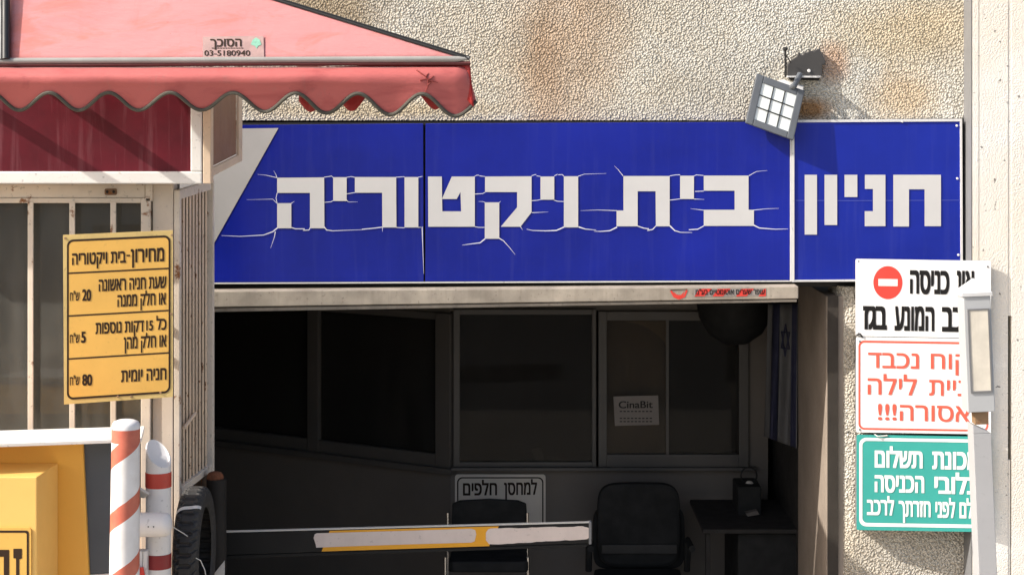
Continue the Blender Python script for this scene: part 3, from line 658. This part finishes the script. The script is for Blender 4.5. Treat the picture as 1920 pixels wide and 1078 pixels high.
m = MB(); write(m, SP, '8', 396 + 2, 250, 404, 275, -.3, .002, .02, rtl=False); write(m, SP, 'E', 421, 240, 428, 268, -.3, .002, .02, rtl=False); write(m, SP, 'ר', 439, 237, 444, 262, -.3, .002, .02); m.build('faded_lettering', M_pale, K)
m = MB(); m.box(-4.2, x0, D + .15, 8.0, Z(345, D) + .002, Z(345, D) + .012); m.build('soffit', M_fcream, K)
# lattice side
m = MB(); zt_, zb_ = Z(357, 8), Z(912, 8.2)
m.box(xk, xk + .024, 8.002, 8.05, 1.0, zt_); m.box(xk, xk + .028, 8.90, 8.945, zb_ - .02, zt_); m.box(xk, xk + .022, 8.05, 8.90, zt_ - .04, zt_); m.box(xk, xk + .022, 8.05, 8.90, zb_, zb_ + .03)
flare(m, 8.0, .16, .05, .476); m.build('lattice_frame', M_kiosk, K, bevel=.003)
m = MB()
for k in range(9):
    y = 8.10 + k * .0885; m.box(xk + .006, xk + .0095, y, y + .044, zb_ + .03, zt_ - .04)
m.tube([(xk + .024, 8.12, Z(800, 8.1)), (xk + .024, 8.42, Z(772, 8.3))], .008, 8)
flare(m, 8.0, .16, .05, .476); m.build('lattice_bars', M_lattice, K)
m = MB(); m.box(xk - .03, xk + .001, 8.06, 8.898, 1.0, zt_ - .041); flare(m, 8.0, .16, .05, .476); m.build('lattice_backing', M_latback, K)

# ------------------------------------------------------------------ awning
A = thing('awning', 'faded pink canvas awning with scalloped valance over the kiosk', 'awning', (X(300, 7.5), 7.7, Z(210, 7.5)))
DF, DB = 7.5, 7.74
aL, aR, aT, aB = W(14, 115, DF), W(878, 112, DF), W(20, -151, DB), W(560, 127, DB)
def lerp(a, b, t): return a + (b - a) * t
m = MB(); rows = []
for j in range(25):
    t = j / 24; a, b = lerp(aL, aT, t), lerp(aR, aT + Vector((.004, 0, 0)), t); row = []
    for i in range(41):
        s_ = i / 40; p = lerp(a, b, s_); sag = .004 * math.sin(math.pi * t) * math.sin(math.pi * s_) + .0012 * noise.noise(Vector((s_ * 9, t * 6, 1)))
        row.append(p + Vector((0, sag * .6, -sag)))
    rows.append(row)
m.grid(rows); m.build('canopy', M_fabric, A, smooth=True, solid=.0015)
m = MB(); m.grid([[lerp(lerp(aR, aT, t), lerp(aB, aT, t), s_ / 6) for s_ in range(7)] for t in [q / 10 * .995 for q in range(11)]]); m.build('side_canopy', M_fabric, A, smooth=True, solid=.0015)
m = MB(); m.tube([lerp(aR, aT, t) + Vector((.003, -.004, .002)) for t in (0, .25, .5, .75, 1)], .0055, 8); m.tube([lerp(aR, aT, t) + Vector((.008, 0, .009)) for t in (0, .5, 1)], .0035, 8); m.build('hip_piping', M_dark, A, smooth=True)
m = MB(); m.tube([aL + Vector((-.06, 0, 0)), aR + Vector((-.05, 0, .001)), aR + Vector((.004, 0, .004))], [.0125, .0125, .007], 10); m.build('front_bar', M_trimgrey, A, smooth=True)
m = MB(); m.tube([W(-25, 123, DF), W(882, 119, DF)], .008, 8); m.build('bar_shade', mat('dark_red_shade', (.10, .02, .02), .8), A)  # dark tube added as the shade beneath the front bar
m = MB(); m.tube([W(11, 112, DF - .01), W(11, -160, DB - .03)], .016, 10); m.tube([W(3, 112, DF - .01), W(3, -160, DB - .03)], .009, 8); m.build('end_strut', M_dark, A, smooth=True)
LOW = [-72, 37, 148, 260, 378, 497, 612, 730, 847, 965]
def hem(px):
    for a, b in zip(LOW, LOW[1:]):
        if a <= px <= b:
            base = 208 + 11 * max(0, min(1, (px - 380) / 470)); amp = 33 + 7 * max(0, min(1, (px - 380) / 400))
            return base - amp * (.5 - .5 * math.cos(2 * math.pi * (px - a) / (b - a)))
    return 200
def vpt(px, t):                                  # front valance: t 0 top .. 1 hem; rolls out over the bar, then hangs
    end = max(0, min(1, (px - 560) / 330)); h = hem(px); y = 126 + (h - 126) * t
    yy = (y - 126) / 50
    bul = (.058 * math.sin(min(1, yy / .42) * math.pi / 2) - .05 * max(0, yy - .5) * min(1, max(0, yy - .5) * 4 + .2)) * (1 - .72 * end)
    rip = .006 * math.sin(px * .031 + 1) * t + .010 * end * math.sin(px * .045) * t
    return W(px + 10 * end ** 3 * t - 12 * max(0, (px - 876) / 14) * (1 - t), y + 4 * max(0, (px - 860) / 30) * (1 - t), DF - bul + rip + .03 * max(0, (px - 850) / 40) ** 2)
m = MB(); xs = [-25 + 3.0 * k for k in range(304)]
m.grid([[vpt(x, j / 18) for x in xs] for j in range(19)])
m.build('valance', M_valance, A, smooth=True, solid=.0015)
m = MB(); m.tube([vpt(x, 1.0) + Vector((0, -.004, .002)) for x in xs], .0075, 8); m.build('hem_braid', M_braid, A, smooth=True)
m = MB()
def onv(x, y): return vpt(x, (y - 126) / (hem(x) - 126)) + Vector((0, -.0025, 0))
for q in ([(1365, 530), (1395, 552), (1420, 570), (1445, 600), (1440, 650), (1420, 690), (1390, 708)], [(1385, 605), (1412, 598), (1440, 594)], [(1445, 600), (1468, 588), (1490, 570)], [(1440, 640), (1462, 622), (1480, 600)], [(1450, 610), (1480, 612), (1518, 622)], [(1430, 580), (1436, 566), (1452, 552)]):
    pts = [onv(440 + x / 4, y / 4) for x, y in q]; m.tube(pts, [.0035 * (1 - .75 * i / (len(pts) - 1)) for i in range(len(pts))], 6)
m.build('tear', mat('tear_red', (.22, .03, .025), .8), A)
def spt(s_, t):
    p = lerp(W(881, 118, DF), aB, s_); h = .146 + .035 * math.cos(2 * math.pi * (s_ * 4.2 + .1)); q = lerp(Vector((.016, 0, 0)), Vector((0, 0, 0)), s_)
    return p + q * t + Vector((0, 0, -h * t))
m = MB(); m.grid([[spt(i / 60, j / 6) for i in range(61)] for j in range(7)]); m.build('side_valance', M_vback, A, smooth=True, solid=.0015)
for (xa_, ya_, xb_) in ((26, 118, 60), (-125, 138, -60)):
    p0, p1 = W(xa_, ya_, 7.835), W(xb_, 128, DF + .02)
    m = MB(); m.prism([p0 + Vector((-.03, 0, -.01)), p0 + Vector((.03, 0, -.01)), p0 + Vector((.03, 0, .01)), p0 + Vector((-.03, 0, .01))],
                      [p1 + Vector((-.03, 0, -.01)), p1 + Vector((.03, 0, -.01)), p1 + Vector((.03, 0, .01)), p1 + Vector((-.03, 0, .01))]); m.build('folding_arm', M_trimgrey, A)
# maker's sticker on the canopy
nA = (aR - aL).cross(aT - aL)
pl = PL(aL, nA if nA.y < 0 else -nA); pl = PL(aL + pl.n * .004, pl.n)
m = MB(); m.sheet(pl, [(380, 69), (494, 68), (495, 107), (380, 107.5)], .0); st = m.build('maker_label', mat('label_beige', (.42, .27, .25), .5, var=.12, vs=30), A)
m = MB(); write(m, pl, 'הסוכך', 394, 74, 453, 88, -.01, .001, .03); write(m, pl, '03-5180940', 383, 95, 469, 105, 0, .001, .015, rtl=False)
for k in range(12): m.sheet(pl, [(397 + k * 5, 90), (401 + k * 5, 90), (401 + k * 5, 91.6), (397 + k * 5, 91.6)], .001)
m.build('lettering', M_inkb, st)
m = MB(); m.sheet(pl, [(470, 84), (474, 75), (480, 71), (487, 75), (490, 84), (484, 87), (481, 92), (478, 87)], .0012); m.build('emblem', mat('faded_green', (.22, .46, .34), .5, var=.25, vs=60), st)

# ------------------------------------------------------------------ yellow price sign
pl = tri((118, 441, 7.75), (324, 432, 7.79), (120, 758, 7.75))
m = MB(); m.pp(pl, [(118, 441), (324, 432), (324, 744), (120, 758)], 0, .012)
YS = m.build('price_sign', M_yedge); tag(YS, 'yellow price list sign fixed across the kiosk window bars', 'sign')
def sk(pts, a=(118, 441), sl=-.0437, s2=-.068, h=317): return [(x, y + (sl + (s2 - sl) * (y - a[1]) / h) * (x - a[0])) for x, y in pts]
ro, ri = rrect(125.5, 450, 319.5, 750, 12), rrect(129, 454, 316, 746, 9)
m = MB(); m.sheet(pl, sk(ri), .0010); m.build('yellow_field', M_yellow, YS)
m = MB(); m.ring(pl, sk(ro), sk(ri), .0014)
for y in (513, 593, 673.5): m.strip(pl, sk([(127, y), (318, y)]), 3, 3, .0016)
m.build('border', M_inkb, YS)
m = MB()
write(m, pl, 'מחירון', 245, 468, 308, 492, -.045, bold=.035); write(m, pl, '-', 237, 478, 244, 485, 0, ref='-', bold=.02); write(m, pl, 'בית ויקטוריה', 135, 476, 236, 496.5, -.045, bold=.035)
write(m, pl, 'שעת חניה ראשונה', 185, 525, 312, 546, -.052, bold=.035); write(m, pl, 'או חלק ממנה', 220, 554, 311, 575, -.052, bold=.035)
write(m, pl, '20', 154, 543, 171, 563.5, 0, bold=.045, rtl=False); write(m, pl, 'ש"ח', 131, 549, 149, 564, -.05, bold=.02)
write(m, pl, 'דקות נוספות', 179, 606, 270, 626, -.055, bold=.035); write(m, pl, '15', 274, 601, 287, 619, 0, bold=.04, rtl=False); write(m, pl, 'כל', 293, 598, 312, 618, 0, bold=.035)
write(m, pl, 'או חלק מהן', 232, 633, 312, 654, -.06, bold=.035); write(m, pl, '5', 152, 622, 161, 642, 0, bold=.05, rtl=False); write(m, pl, 'ש"ח', 131, 628, 149, 643, -.05, bold=.02)
write(m, pl, 'חניה יומית', 227, 695, 312, 716, -.06, bold=.035); write(m, pl, '80', 154, 702, 173, 722, 0, bold=.045, rtl=False); write(m, pl, 'ש"ח', 131, 707, 149, 722, -.05, bold=.02)
m.build('lettering', M_inkb, YS)
for x, y in sk([(122, 447), (322, 450), (246, 752), (221, 750), (301, 748), (321, 600)]):
    m = MB(); m.lathe(pl.P(x, y, 0.001), [(.005, 0), (.004, .003)], 10, (Vector((1, 0, 0)), Vector((0, 0, 1)), pl.n)); m.build('rivet', M_tan, YS)

for x, y in ((135, 560), (212, 560)):
    a, b = pl.P(x, y, -.013), W(x, y, 7.9745); m = MB(); m.box(a.x - .012, a.x + .012, a.y, b.y, a.z - .012, a.z + .012); m.build('clip', M_greymetal, YS)

# ------------------------------------------------------------------ three signs on the right pillar
pl = tri((1605, 486, 8.935), (1858, 491, 8.82), (1607, 993, 8.935))
SL = .016
def sg(x0, y0, x1, y1, r=3): return rrect(x0, y0, x1, y1, r, SL, 3)
def wr(m, s, x0, y0, x1, y1, **k): write(m, pl, s, x0, y0, x1, y1, .02, **k)
m = MB(); m.pp(pl, sg(1604, 485.5, 1858, 630), 0, .008); S1 = m.build('wall_sign', M_white); tag(S1, 'white sign with red no entry disc and black Hebrew lettering', 'sign', 'signs on the right pillar')
m = MB(); m.sheet(pl, [(1664.7 + 27.3 * math.cos(R(a)), 529.8 + 31 * math.sin(R(a))) for a in range(0, 360, 8)], .0012); m.build('no_entry_disc', M_red, S1)
m = MB(); m.sheet(pl, [(1647, 523), (1683, 523.5), (1683, 536.5), (1647, 536)], .0022); m.build('disc_bar', M_white, S1)
m = MB(); wr(m, 'כניסה', 1706, 508, 1780, 549, bold=.045); wr(m, 'אין', 1794, 509, 1827, 551, bold=.045)
wr(m, 'בגז', 1618, 575, 1663, 616, bold=.045); wr(m, 'המונע', 1677, 575.5, 1752, 618, bold=.045); wr(m, 'לרכב', 1766, 577, 1846, 620, bold=.045); m.build('lettering', M_ink, S1)
m = MB(); m.pp(pl, sg(1605, 631.5, 1858, 810), 0, .008); S2 = m.build('wall_sign', M_white); tag(S2, 'white sign with red border and red Hebrew lettering in the middle of the stack', 'sign', 'signs on the right pillar')
m = MB(); m.ring(pl, rrect(1609.5, 638, 1853, 805, 11, SL), rrect(1613, 642, 1849.5, 801.5, 8, SL), .0013)
wr(m, 'נכבד', 1627.6, 661, 1723, 689, bold=.015); wr(m, 'לקוח', 1745, 663, 1844, 691, bold=.015); wr(m, 'לילה', 1626.7, 709, 1719, 739, bold=.015); wr(m, 'חניית', 1742, 712, 1842, 741, bold=.015)
wr(m, 'אסורה', 1687, 759, 1818, 788, bold=.015); wr(m, '!!!', 1646, 757, 1681, 786.5, bold=.02, ref='!'); m.build('lettering', M_redl, S2)
m = MB(); m.pp(pl, sg(1606, 815, 1858, 993), 0, .012); S3 = m.build('wall_sign', M_green); tag(S3, 'green sign with white border and white Hebrew lettering lowest of the stack', 'sign', 'signs on the right pillar')
m = MB(); m.ring(pl, rrect(1611, 820, 1853, 986, 13, SL), rrect(1617, 826, 1847.5, 979.5, 9, SL), .0013)
wr(m, 'תשלום', 1640, 845, 1730, 875, bold=.04); wr(m, 'מכונת', 1748, 847, 1834, 878, bold=.04); wr(m, 'הכניסה', 1640, 891, 1733, 921, bold=.04); wr(m, 'בלובי', 1752, 894, 1836, 924, bold=.04)
wr(m, 'לרכב', 1625.5, 937, 1676.5, 964, bold=.04); wr(m, 'חזרתך', 1685, 939, 1745, 967, bold=.04); wr(m, 'לפני', 1754, 941, 1791, 969, bold=.04); wr(m, 'שלם', 1799, 942, 1840, 970, bold=.04); m.build('lettering', M_greenw, S3)
m = MB()
for x, y in ((1612, 640), (1612, 805), (1852, 500)): m.lathe(pl.P(x, y, .001), [(.005, 0), (.004, .003)], 10, (Vector((1, 0, 0)), Vector((0, 0, 1)), pl.n))
for y in (490, 625): m.lathe(pl.P(1610, y, .001), [(.004, 0), (.003, .002)], 8, (Vector((1, 0, 0)), Vector((0, 0, 1)), pl.n))
m.build('screw', M_greymetal, S2)
m = MB(); m.tube([pl.P(1606, 628, .003), pl.P(1613, 626, .012), pl.P(1617, 632, .004)], .004, 6); m.build('cable_tie', M_ink, S1)
m = MB(); m.tube([pl.P(1640, 814, .004), pl.P(1646, 818, .012), pl.P(1656, 817, .004), pl.P(1664, 816, .004)], .003, 6); m.build('wire_tie', M_alu, S3)
for S_, ya, yb_, to in ((S1, 490, 626, -.0085), (S2, 636, 806, -.0085), (S3, 820, 989, -.0125)):
    m = MB(); a = [pl.P(1607, ya, to), pl.P(1828, ya + 3, to), pl.P(1828, yb_ + 3, to), pl.P(1607, yb_, to)]
    m.prism(a, [Vector((p.x, 8.997, p.z)) for p in a]); m.build('backing_box', M_greymetal, S_)

# ------------------------------------------------------------------ lamp post on the right
D = 7.0; pb0 = W(1862, 1290, D); LP = thing('lamp_post', 'leaning grey post with a pale frosted-pane lamp head by the right signs', 'lamp post', pb0)
LP['label'] = 'leaning grey post with pyramid topped lamp head in front of the signs'
def U(px, py): return px - (px and 0) , py
m = MB(); sx0 = pb0.x
def lpx(px): return (px) * D / F
wv = 25.5 * D / F
yy0, yy1 = D, D + .10
zA, zB = Z(555, D), Z(772, D)
m = MB(); m.box(sx0 - wv, sx0 + wv, yy0, yy1, zB, zA); m.build('lamp_head', M_housing, LP, bevel=.003)
m = MB(); ax = sx0; q = [(sx0 - wv - .006, yy0 - .006), (sx0 + wv + .006, yy0 - .006), (sx0 + wv + .006, yy1 + .006), (sx0 - wv - .006, yy1 + .006)]
m.prism([(x, y, zA + .013) for x, y in q], [(x, y, zA + .001) for x, y in q]); i = m.add([(x, y, zA + .0132) for x, y in q]); t_ = m.add([(sx0, D + .05, zA + .062)])
for a in range(4): m.face([i[a], i[(a + 1) % 4], t_[0]])
m.face(i[::-1]); m.build('pyramid_cap', mat('cap_grey', (.60, .60, .60), .5), LP)
g0, g1, h0, h1 = sx0 - wv + 9 * D / F, sx0 + wv - 7 * D / F, Z(732, D), Z(581, D)
m = MB(); m.box(g0 - .006, g0, yy0 - .005, yy0, h0 - .006, h1 + .006); m.box(g1, g1 + .006, yy0 - .005, yy0, h0 - .006, h1 + .006); m.box(g0, g1, yy0 - .005, yy0, h1, h1 + .006); m.box(g0, g1, yy0 - .005, yy0, h0 - .006, h0); m.build('pane_frame', M_greymetal, LP)
m = MB(); m.box(g0, g1, yy0 - .003, yy0 - .0005, h0, h1); m.build('lamp_pane', M_pane, LP)  # pale frosted pane, not glowing
m = MB(); m.box(sx0 - .02, sx0 + .028, D + .02, D + .075, Z(797, D), zB - .001); m.build('neck', M_tan, LP)
pw = 17 * D / F
m = MB(); m.box(sx0 - pw, sx0 + pw, yy0 + .005, yy1 - .005, -.1, Z(813, D)); m.prism([(sx0 - pw, yy0 + .005, Z(812.7, D)), (sx0 + pw, yy0 + .005, Z(812.7, D)), (sx0 - pw, yy0 + .005, Z(796, D))], [(sx0 - pw, yy1 - .005, Z(812.7, D)), (sx0 + pw, yy1 - .005, Z(812.7, D)), (sx0 - pw, yy1 - .005, Z(796, D))]); m.build('post', M_post, LP, bevel=.002)
LP.rotation_euler = (0, -R(2.35), 0)

# ------------------------------------------------------------------ ticket machine
T = thing('ticket_machine', 'orange yellow ticket machine with white top slab at the lower left', 'ticket machine', (X(60, 7.3), 7.4, 0))
fb = [W(x, y, 7.3) for x, y in [(-200, 829), (155, 829), (167, 1085), (200, 1700), (-200, 1700)]]
m = MB(); m.prism(fb, [p + Vector((0, .4, -.07 if k < 2 else 0)) for k, p in enumerate(fb)]); m.build('body', M_orange, T, bevel=.006)
fb = [W(x, y, 7.32) for x, y in [(155.5, 829), (206, 829), (215, 1072), (167.3, 1076)]]
m = MB(); m.prism(fb, [p + Vector((0, .36, -.07 if k < 2 else 0)) for k, p in enumerate(fb)]); m.build('side_panel', M_slate, T, bevel=.003)
m = MB(); m.pp(flat(7.32), [(167.5, 1077), (212, 1074), (225, 1700), (201, 1700)], 0, .36); m.build('plinth', M_slab, T)
zs = Z(829, 7.12); q = [(X(-200, 7.02), 7.02), (X(262, 7.2), 7.2), (X(262, 7.2) + .006, 7.205), (X(271, 7.47), 7.47), (X(-200, 7.3), 7.30)]
m = MB(); m.prism([(x, y, zs) for x, y in q], [(x, y, zs - .014) for x, y in q]); m.build('top_slab', M_slab, T, bevel=.003)
# hood with sloping top
HD = 7.06; z0, z1 = Z(894, HD), Z(894, HD) + .006; xr = X(69, HD)
m = MB(); m.prism([(-3, HD, -.1), (-3, HD, z0), (-3, 7.297, z1), (-3, 7.297, -.1)], [(xr + .0, HD, -.1), (xr + .0, HD, z0), (xr + .022, 7.297, z1), (xr + .022, 7.297, -.1)]); m.build('hood', mat('hood_yellow', (.82, .50, .14), .4, var=.04), T, bevel=.004)
pl = flat(7.052); m = MB(); m.pp(pl, rrect(-120, 989, 58, 1150, 5), 0, .006); np_ = m.build('number_plate', M_yellow, T)
m = MB(); m.ring(pl, rrect(-116, 994, 54, 1146, 5), rrect(-112, 998, 50, 1142, 4), .001)
m.sheet(pl, [(25, 1028), (41, 1028), (41, 1046), (36, 1048), (36, 1100), (30, 1100), (30, 1046), (25, 1046)], .001); m.sheet(pl, [(-20, 1030), (17, 1030), (17, 1100), (7, 1100), (7, 1043), (-20, 1043)], .001); m.build('lettering', M_inkb, np_)

# ------------------------------------------------------------------ striped bollard
t = NT('striped_bollard'); p = t.obj(); sp = t.n('ShaderNodeSeparateXYZ'); t.l(p, sp.inputs[0])
an = t.math('DIVIDE', t.math('ARCTAN2', sp.outputs[1], sp.outputs[0]), 2 * math.pi)
fz = t.math('FRACT', t.math('ADD', t.math('SUBTRACT', t.math('MULTIPLY', sp.outputs[2], 1 / .228), an), -.03 + 10))
edge = t.math('ADD', fz, t.math('MULTIPLY', t.math('SUBTRACT', t.noise(p, 25, 3), .5), .03))
st_ = t.math('MULTIPLY', t.math('LESS_THAN', edge, .29), t.math('LESS_THAN', sp.outputs[2], Z(803, 7.0)))
st_ = t.math('MAXIMUM', st_, t.math('MULTIPLY', t.math('LESS_THAN', sp.outputs[2], Z(803, 7.0)), t.math('GREATER_THAN', sp.outputs[2], Z(828, 7.0))))
wh = t.mix(t.ramp(t.noise(p, 14, 5), .35, .75), (.78, .76, .75), (.66, .63, .61)); rd = t.mix(t.ramp(t.noise(p, 20, 5), .3, .7), (.58, .16, .10), (.46, .11, .07))
t.l(t.mix(st_, wh, rd), t.b.inputs['Base Color']); t.b.inputs['Roughness'].default_value = .45; t.bump(t.noise(p, 60, 4), .15, .002)
bx = X(226, 7.0); r = .0515
m = MB(); m.lathe((bx, 7.0, 0), [(r + .004, -.1), (r + .003, Z(1078, 7)), (r, Z(860, 7)), (r, Z(800, 7)), (r * .97, Z(795, 7)), (r * .86, Z(790, 7)), (r * .6, Z(787.2, 7)), (r * .25, Z(786, 7))], 40)
SBo = m.build('striped_bollard', t.m, base=(bx, 7.0, 0), smooth=True); tag(SBo, 'round white bollard with spiral red stripes beside the ticket machine', 'bollard'); SBo.rotation_euler = (0, R(.6), 0)

# ------------------------------------------------------------------ white pipe with red bands
px_ = X(297, 7.5); r = 23.5 * 7.5 / F
PP = thing('white_pipe', 'white upright pipe with two red bands and an angled open top', 'pipe', (px_, 7.5, 0))
m = MB(); n = 32; rings = []
def cut(a): 
    c_ = math.cos(a - R(-45)); return Z(851, 7.5) - .047 * c_
for rad, f in ((r, lambda a: -.1), (r, lambda a: Z(930, 7.5)), (r, cut), (r * .90, lambda a: cut(a) + .004), (r * .86, lambda a: cut(a) - .004), (r * .80, lambda a: cut(a) - .008), (r * .4, lambda a: Z(851, 7.5) - .4 * (Z(851, 7.5) - cut(a)) - .010), (r * .05, lambda a: Z(851, 7.5) - .010)):
    rings.append(m.add([(px_ + rad * math.cos(2 * math.pi * k / n), 7.5 + rad * math.sin(2 * math.pi * k / n), f(2 * math.pi * k / n)) for k in range(n)]))
for a, b in zip(rings, rings[1:]):
    for k in range(n): j = (k + 1) % n; m.face([a[k], a[j], b[j], b[k]])
m.build('pipe', M_pipe, PP, smooth=True)
for ya, yb_, mt in ((884, 912, M_pipered), (1036, 1063, mat('pipe_dark_red', (.26, .02, .022), .45, var=.1))):
    m = MB(); m.lathe((px_, 7.5, 0), [(r + .0005, Z(yb_, 7.5)), (r + .0018, Z(yb_, 7.5) + .001), (r + .0018, Z(ya, 7.5) - .001), (r + .0005, Z(ya, 7.5))], 32); m.build('red_band', mt, PP, smooth=True)
m = MB(); c0 = W(246, 983, 7.36); c1 = W(306, 983, 7.36); rr = 22.5 * 7.36 / F
m.tube([c0, c1, c1 + Vector((.018, 0, 0)), c1 + Vector((.028, 0, 0)), c1 + Vector((.034, 0, 0))], [rr, rr, rr * .93, rr * .72, rr * .2], 24); m.build('cross_pipe', M_pipe, PP, smooth=True)
for x in (278, 288):
    m = MB(); m.lathe(W(x, 987, 7.36 - rr * .985 / 1), [(.003, 0), (.0025, .002)], 8, (Vector((1, 0, 0)), Vector((0, 0, 1)), Vector((0, -1, 0)))); m.build('screw', M_dark, PP)
m = MB(); m.pp(tri((252, 915, 7.45), (278, 926, 7.4), (254, 930, 7.5)), [(250, 914), (262, 917), (278, 927), (270, 934), (250, 930)], 0, .01); tag(m.build('metal_bracket', M_alu, bevel=.002), 'small shiny metal bracket between the striped bollard and white pipe', 'bracket')
LB = thing('latch_post', 'short white ribbed post with a red latch behind the bollard', 'post', (X(263, 7.42), 7.45, 0))
m = MB(); 
for a, b in ((249, 259), (259.5, 267), (267.5, 275)): m.pb(a, 1033, b, 1685, 7.42, 7.47)
m.build('ribbed_post', M_pipe, LB, bevel=.004)
m = MB(); m.pp(flat(7.405), [(249, 1065), (268, 1063), (271, 1078), (268, 1090), (249, 1090)], 0, .012); m.build('latch', M_red, LB, bevel=.003)
m = MB(); m.lathe(flat(7.392).P(257.5, 1072), [(.008, 0), (.006, .004)], 12, (Vector((1, 0, 0)), Vector((0, 0, 1)), Vector((0, -1, 0)))); m.build('screw', M_rust, LB)

# ------------------------------------------------------------------ tyre
cx_ = W(365, 1036, 7.85); RT = .268; WT = .052
TY = thing('tyre', 'worn black motorcycle tyre hung beside the kiosk corner', 'tyre', cx_)
m = MB(); NA, NC = 240, 26; rings = []
for a in range(NA):
    th = 2 * math.pi * a / NA; ring = []
    for c in range(NC):
        ph = math.pi * 2 * c / NC; cc_, ss_ = math.cos(ph), math.sin(ph); lx = WT * math.copysign(abs(cc_) ** .5, cc_); lr = .046 * math.copysign(abs(ss_) ** .8, ss_)
        rad = RT - .046 + lr
        if math.sin(ph) > .3:                    # tread grooves, chevron pattern
            g = (a + int(abs(lx) / WT * 7)) % 6
            if (g < 2 and abs(lx) > .008) or abs(abs(lx) - .010) < .003: rad -= .008
        if math.sin(ph) < -.55: rad = max(rad, RT - .085)
        ring.append(cx_ + Vector((lx, rad * math.cos(th), rad * math.sin(th))))
    rings.append(m.add(ring))
for a in range(NA):
    A1, B1 = rings[a], rings[(a + 1) % NA]
    for c in range(NC):
        j = (c + 1) % NC
        if math.sin(math.pi * 2 * (c + .5) / NC) < -.8: continue
        m.face([A1[c], A1[j], B1[j], B1[c]])
m.build('tyre_body', M_tyre, TY)
m = MB()
for th in (76, 84): pass
m.grid([[cx_ + Vector((WT * 1.02 * math.copysign(abs(math.cos(R(ph))) ** .5, math.cos(R(ph))), (RT - .045 + .048 * math.sin(R(ph))) * -math.cos(R(th - ph * .07)), (RT - .045 + .048 * math.sin(R(ph))) * math.sin(R(th - ph * .07)))) for ph in range(35, 166, 10)] for th in (58.5, 60.5, 62)]); m.build('tape', M_tape, TY)
m = MB(); m.tube([W(322, 986, 7.55), W(345, 1000, 7.6), W(352, 1005, 7.6)], .002, 6); m.tube([W(362, 1043, 7.6), W(376, 1050, 7.62), W(384, 1068, 7.62), W(388, 1090, 7.62)], .002, 6); m.build('tie_wire', M_alu, TY)

# ------------------------------------------------------------------ dark post and barrier arm
dp = X(406, 8.32); m = MB(); r = 18.5 * 8.32 / F
DP = thing('dark_post', 'dark round post with a rusty domed cap beside the tyre', 'post', (dp, 8.32, 0))
m.lathe((dp, 8.32, 0), [(r, -.1), (r, Z(897, 8.32))], 28); m.build('shaft', M_dpost, DP, smooth=True)
m = MB(); m.lathe((dp - .006, 8.32, 0), [(r * .88, Z(896.9, 8.32)), (r * .84, Z(891, 8.32)), (r * .66, Z(886, 8.32)), (r * .3, Z(883.5, 8.32)), (.004, Z(883, 8.32))], 24); m.build('rusty_cap', M_rust, DP, smooth=True)
BA = thing('barrier_arm', 'black and yellow barrier arm with pale reflector strips across the entrance', 'barrier', W(425, 1047, 8.5))
pl = flat(8.5)
def by(x, t): return (998 - 18 * (x - 425) / 683) * (1 - t) + (1040 - 22 * (x - 425) / 683) * t
m = MB(); m.pp(pl, [(395, by(395, 0)), (1108, by(1108, 0)), (1108, by(1108, 1)), (395, by(395, 1))], 0, .03); m.build('arm', M_armblack, BA, bevel=.003)
m = MB(); m.pp(pl, [(395, by(395, 1) + .5), (1104, by(1104, 1) + .5), (1100, by(1100, 1) + 6), (395, by(395, 1) + 8)], -.008, .035); m.build('lower_rail', M_armblack, BA, bevel=.003)
m = MB(); m.sheet(pl, [(618, by(618, 0) + 1.5), (935, by(935, 0) + 1.5), (917, by(917, 1) - 1), (603, by(603, 1) - 1)], .0012); m.build('yellow_section', M_armyellow, BA)
m = MB(); m.pp(pl, [(395, by(395, 0) - 2.5), (1106, by(1106, 0) - 2.2), (1106, by(1106, 0) - .2), (395, by(395, 0) - .2)], .003, .018); m.build('top_edge', M_alu, BA)
m = MB(); m.pp(pl, [(1104, by(1104, 0) - 2), (1109, by(1109, 0) - 2), (1109, by(1109, 1) + 2), (1104, by(1104, 1) + 2)], .005, .036); m.build('end_cap', M_greymetal, BA, bevel=.002)
random.seed(4)
def strip_r(pts): return MB().sheet(pl, pts, .0022)
strip_r([(590, 1001), (594, 999), (650, 997.5), (760, 994.5), (884, 990.5), (891, 993), (893, 1001), (890, 1014), (884, 1016.5), (760, 1020), (640, 1024), (593, 1026), (592, 1020), (588, 1008)]).build('reflector', M_reflect, BA)
jag = [(915, 992)] + [(920 + k * 8.6, 990.5 - .22 * k + random.uniform(-.8, .8)) for k in range(21)] + [(1104, 989), (1105, 1007), (1101, 1010)] + [(1096 - k * 9, 1010.5 + .5 * k + random.uniform(-.7, .7)) for k in range(19)] + [(917, 1019.5), (911, 1012), (911, 998)]
strip_r(jag).build('reflector', M_reflect, BA)
m = MB(); m.pp(flat(8.1), [(399, 1078), (420, 1052), (421, 1556), (399, 1556)], 0, .02)
tag(m.build('pointed_board', M_tape), 'pale board with a slanted pointed top at the foot of the dark post', 'board')
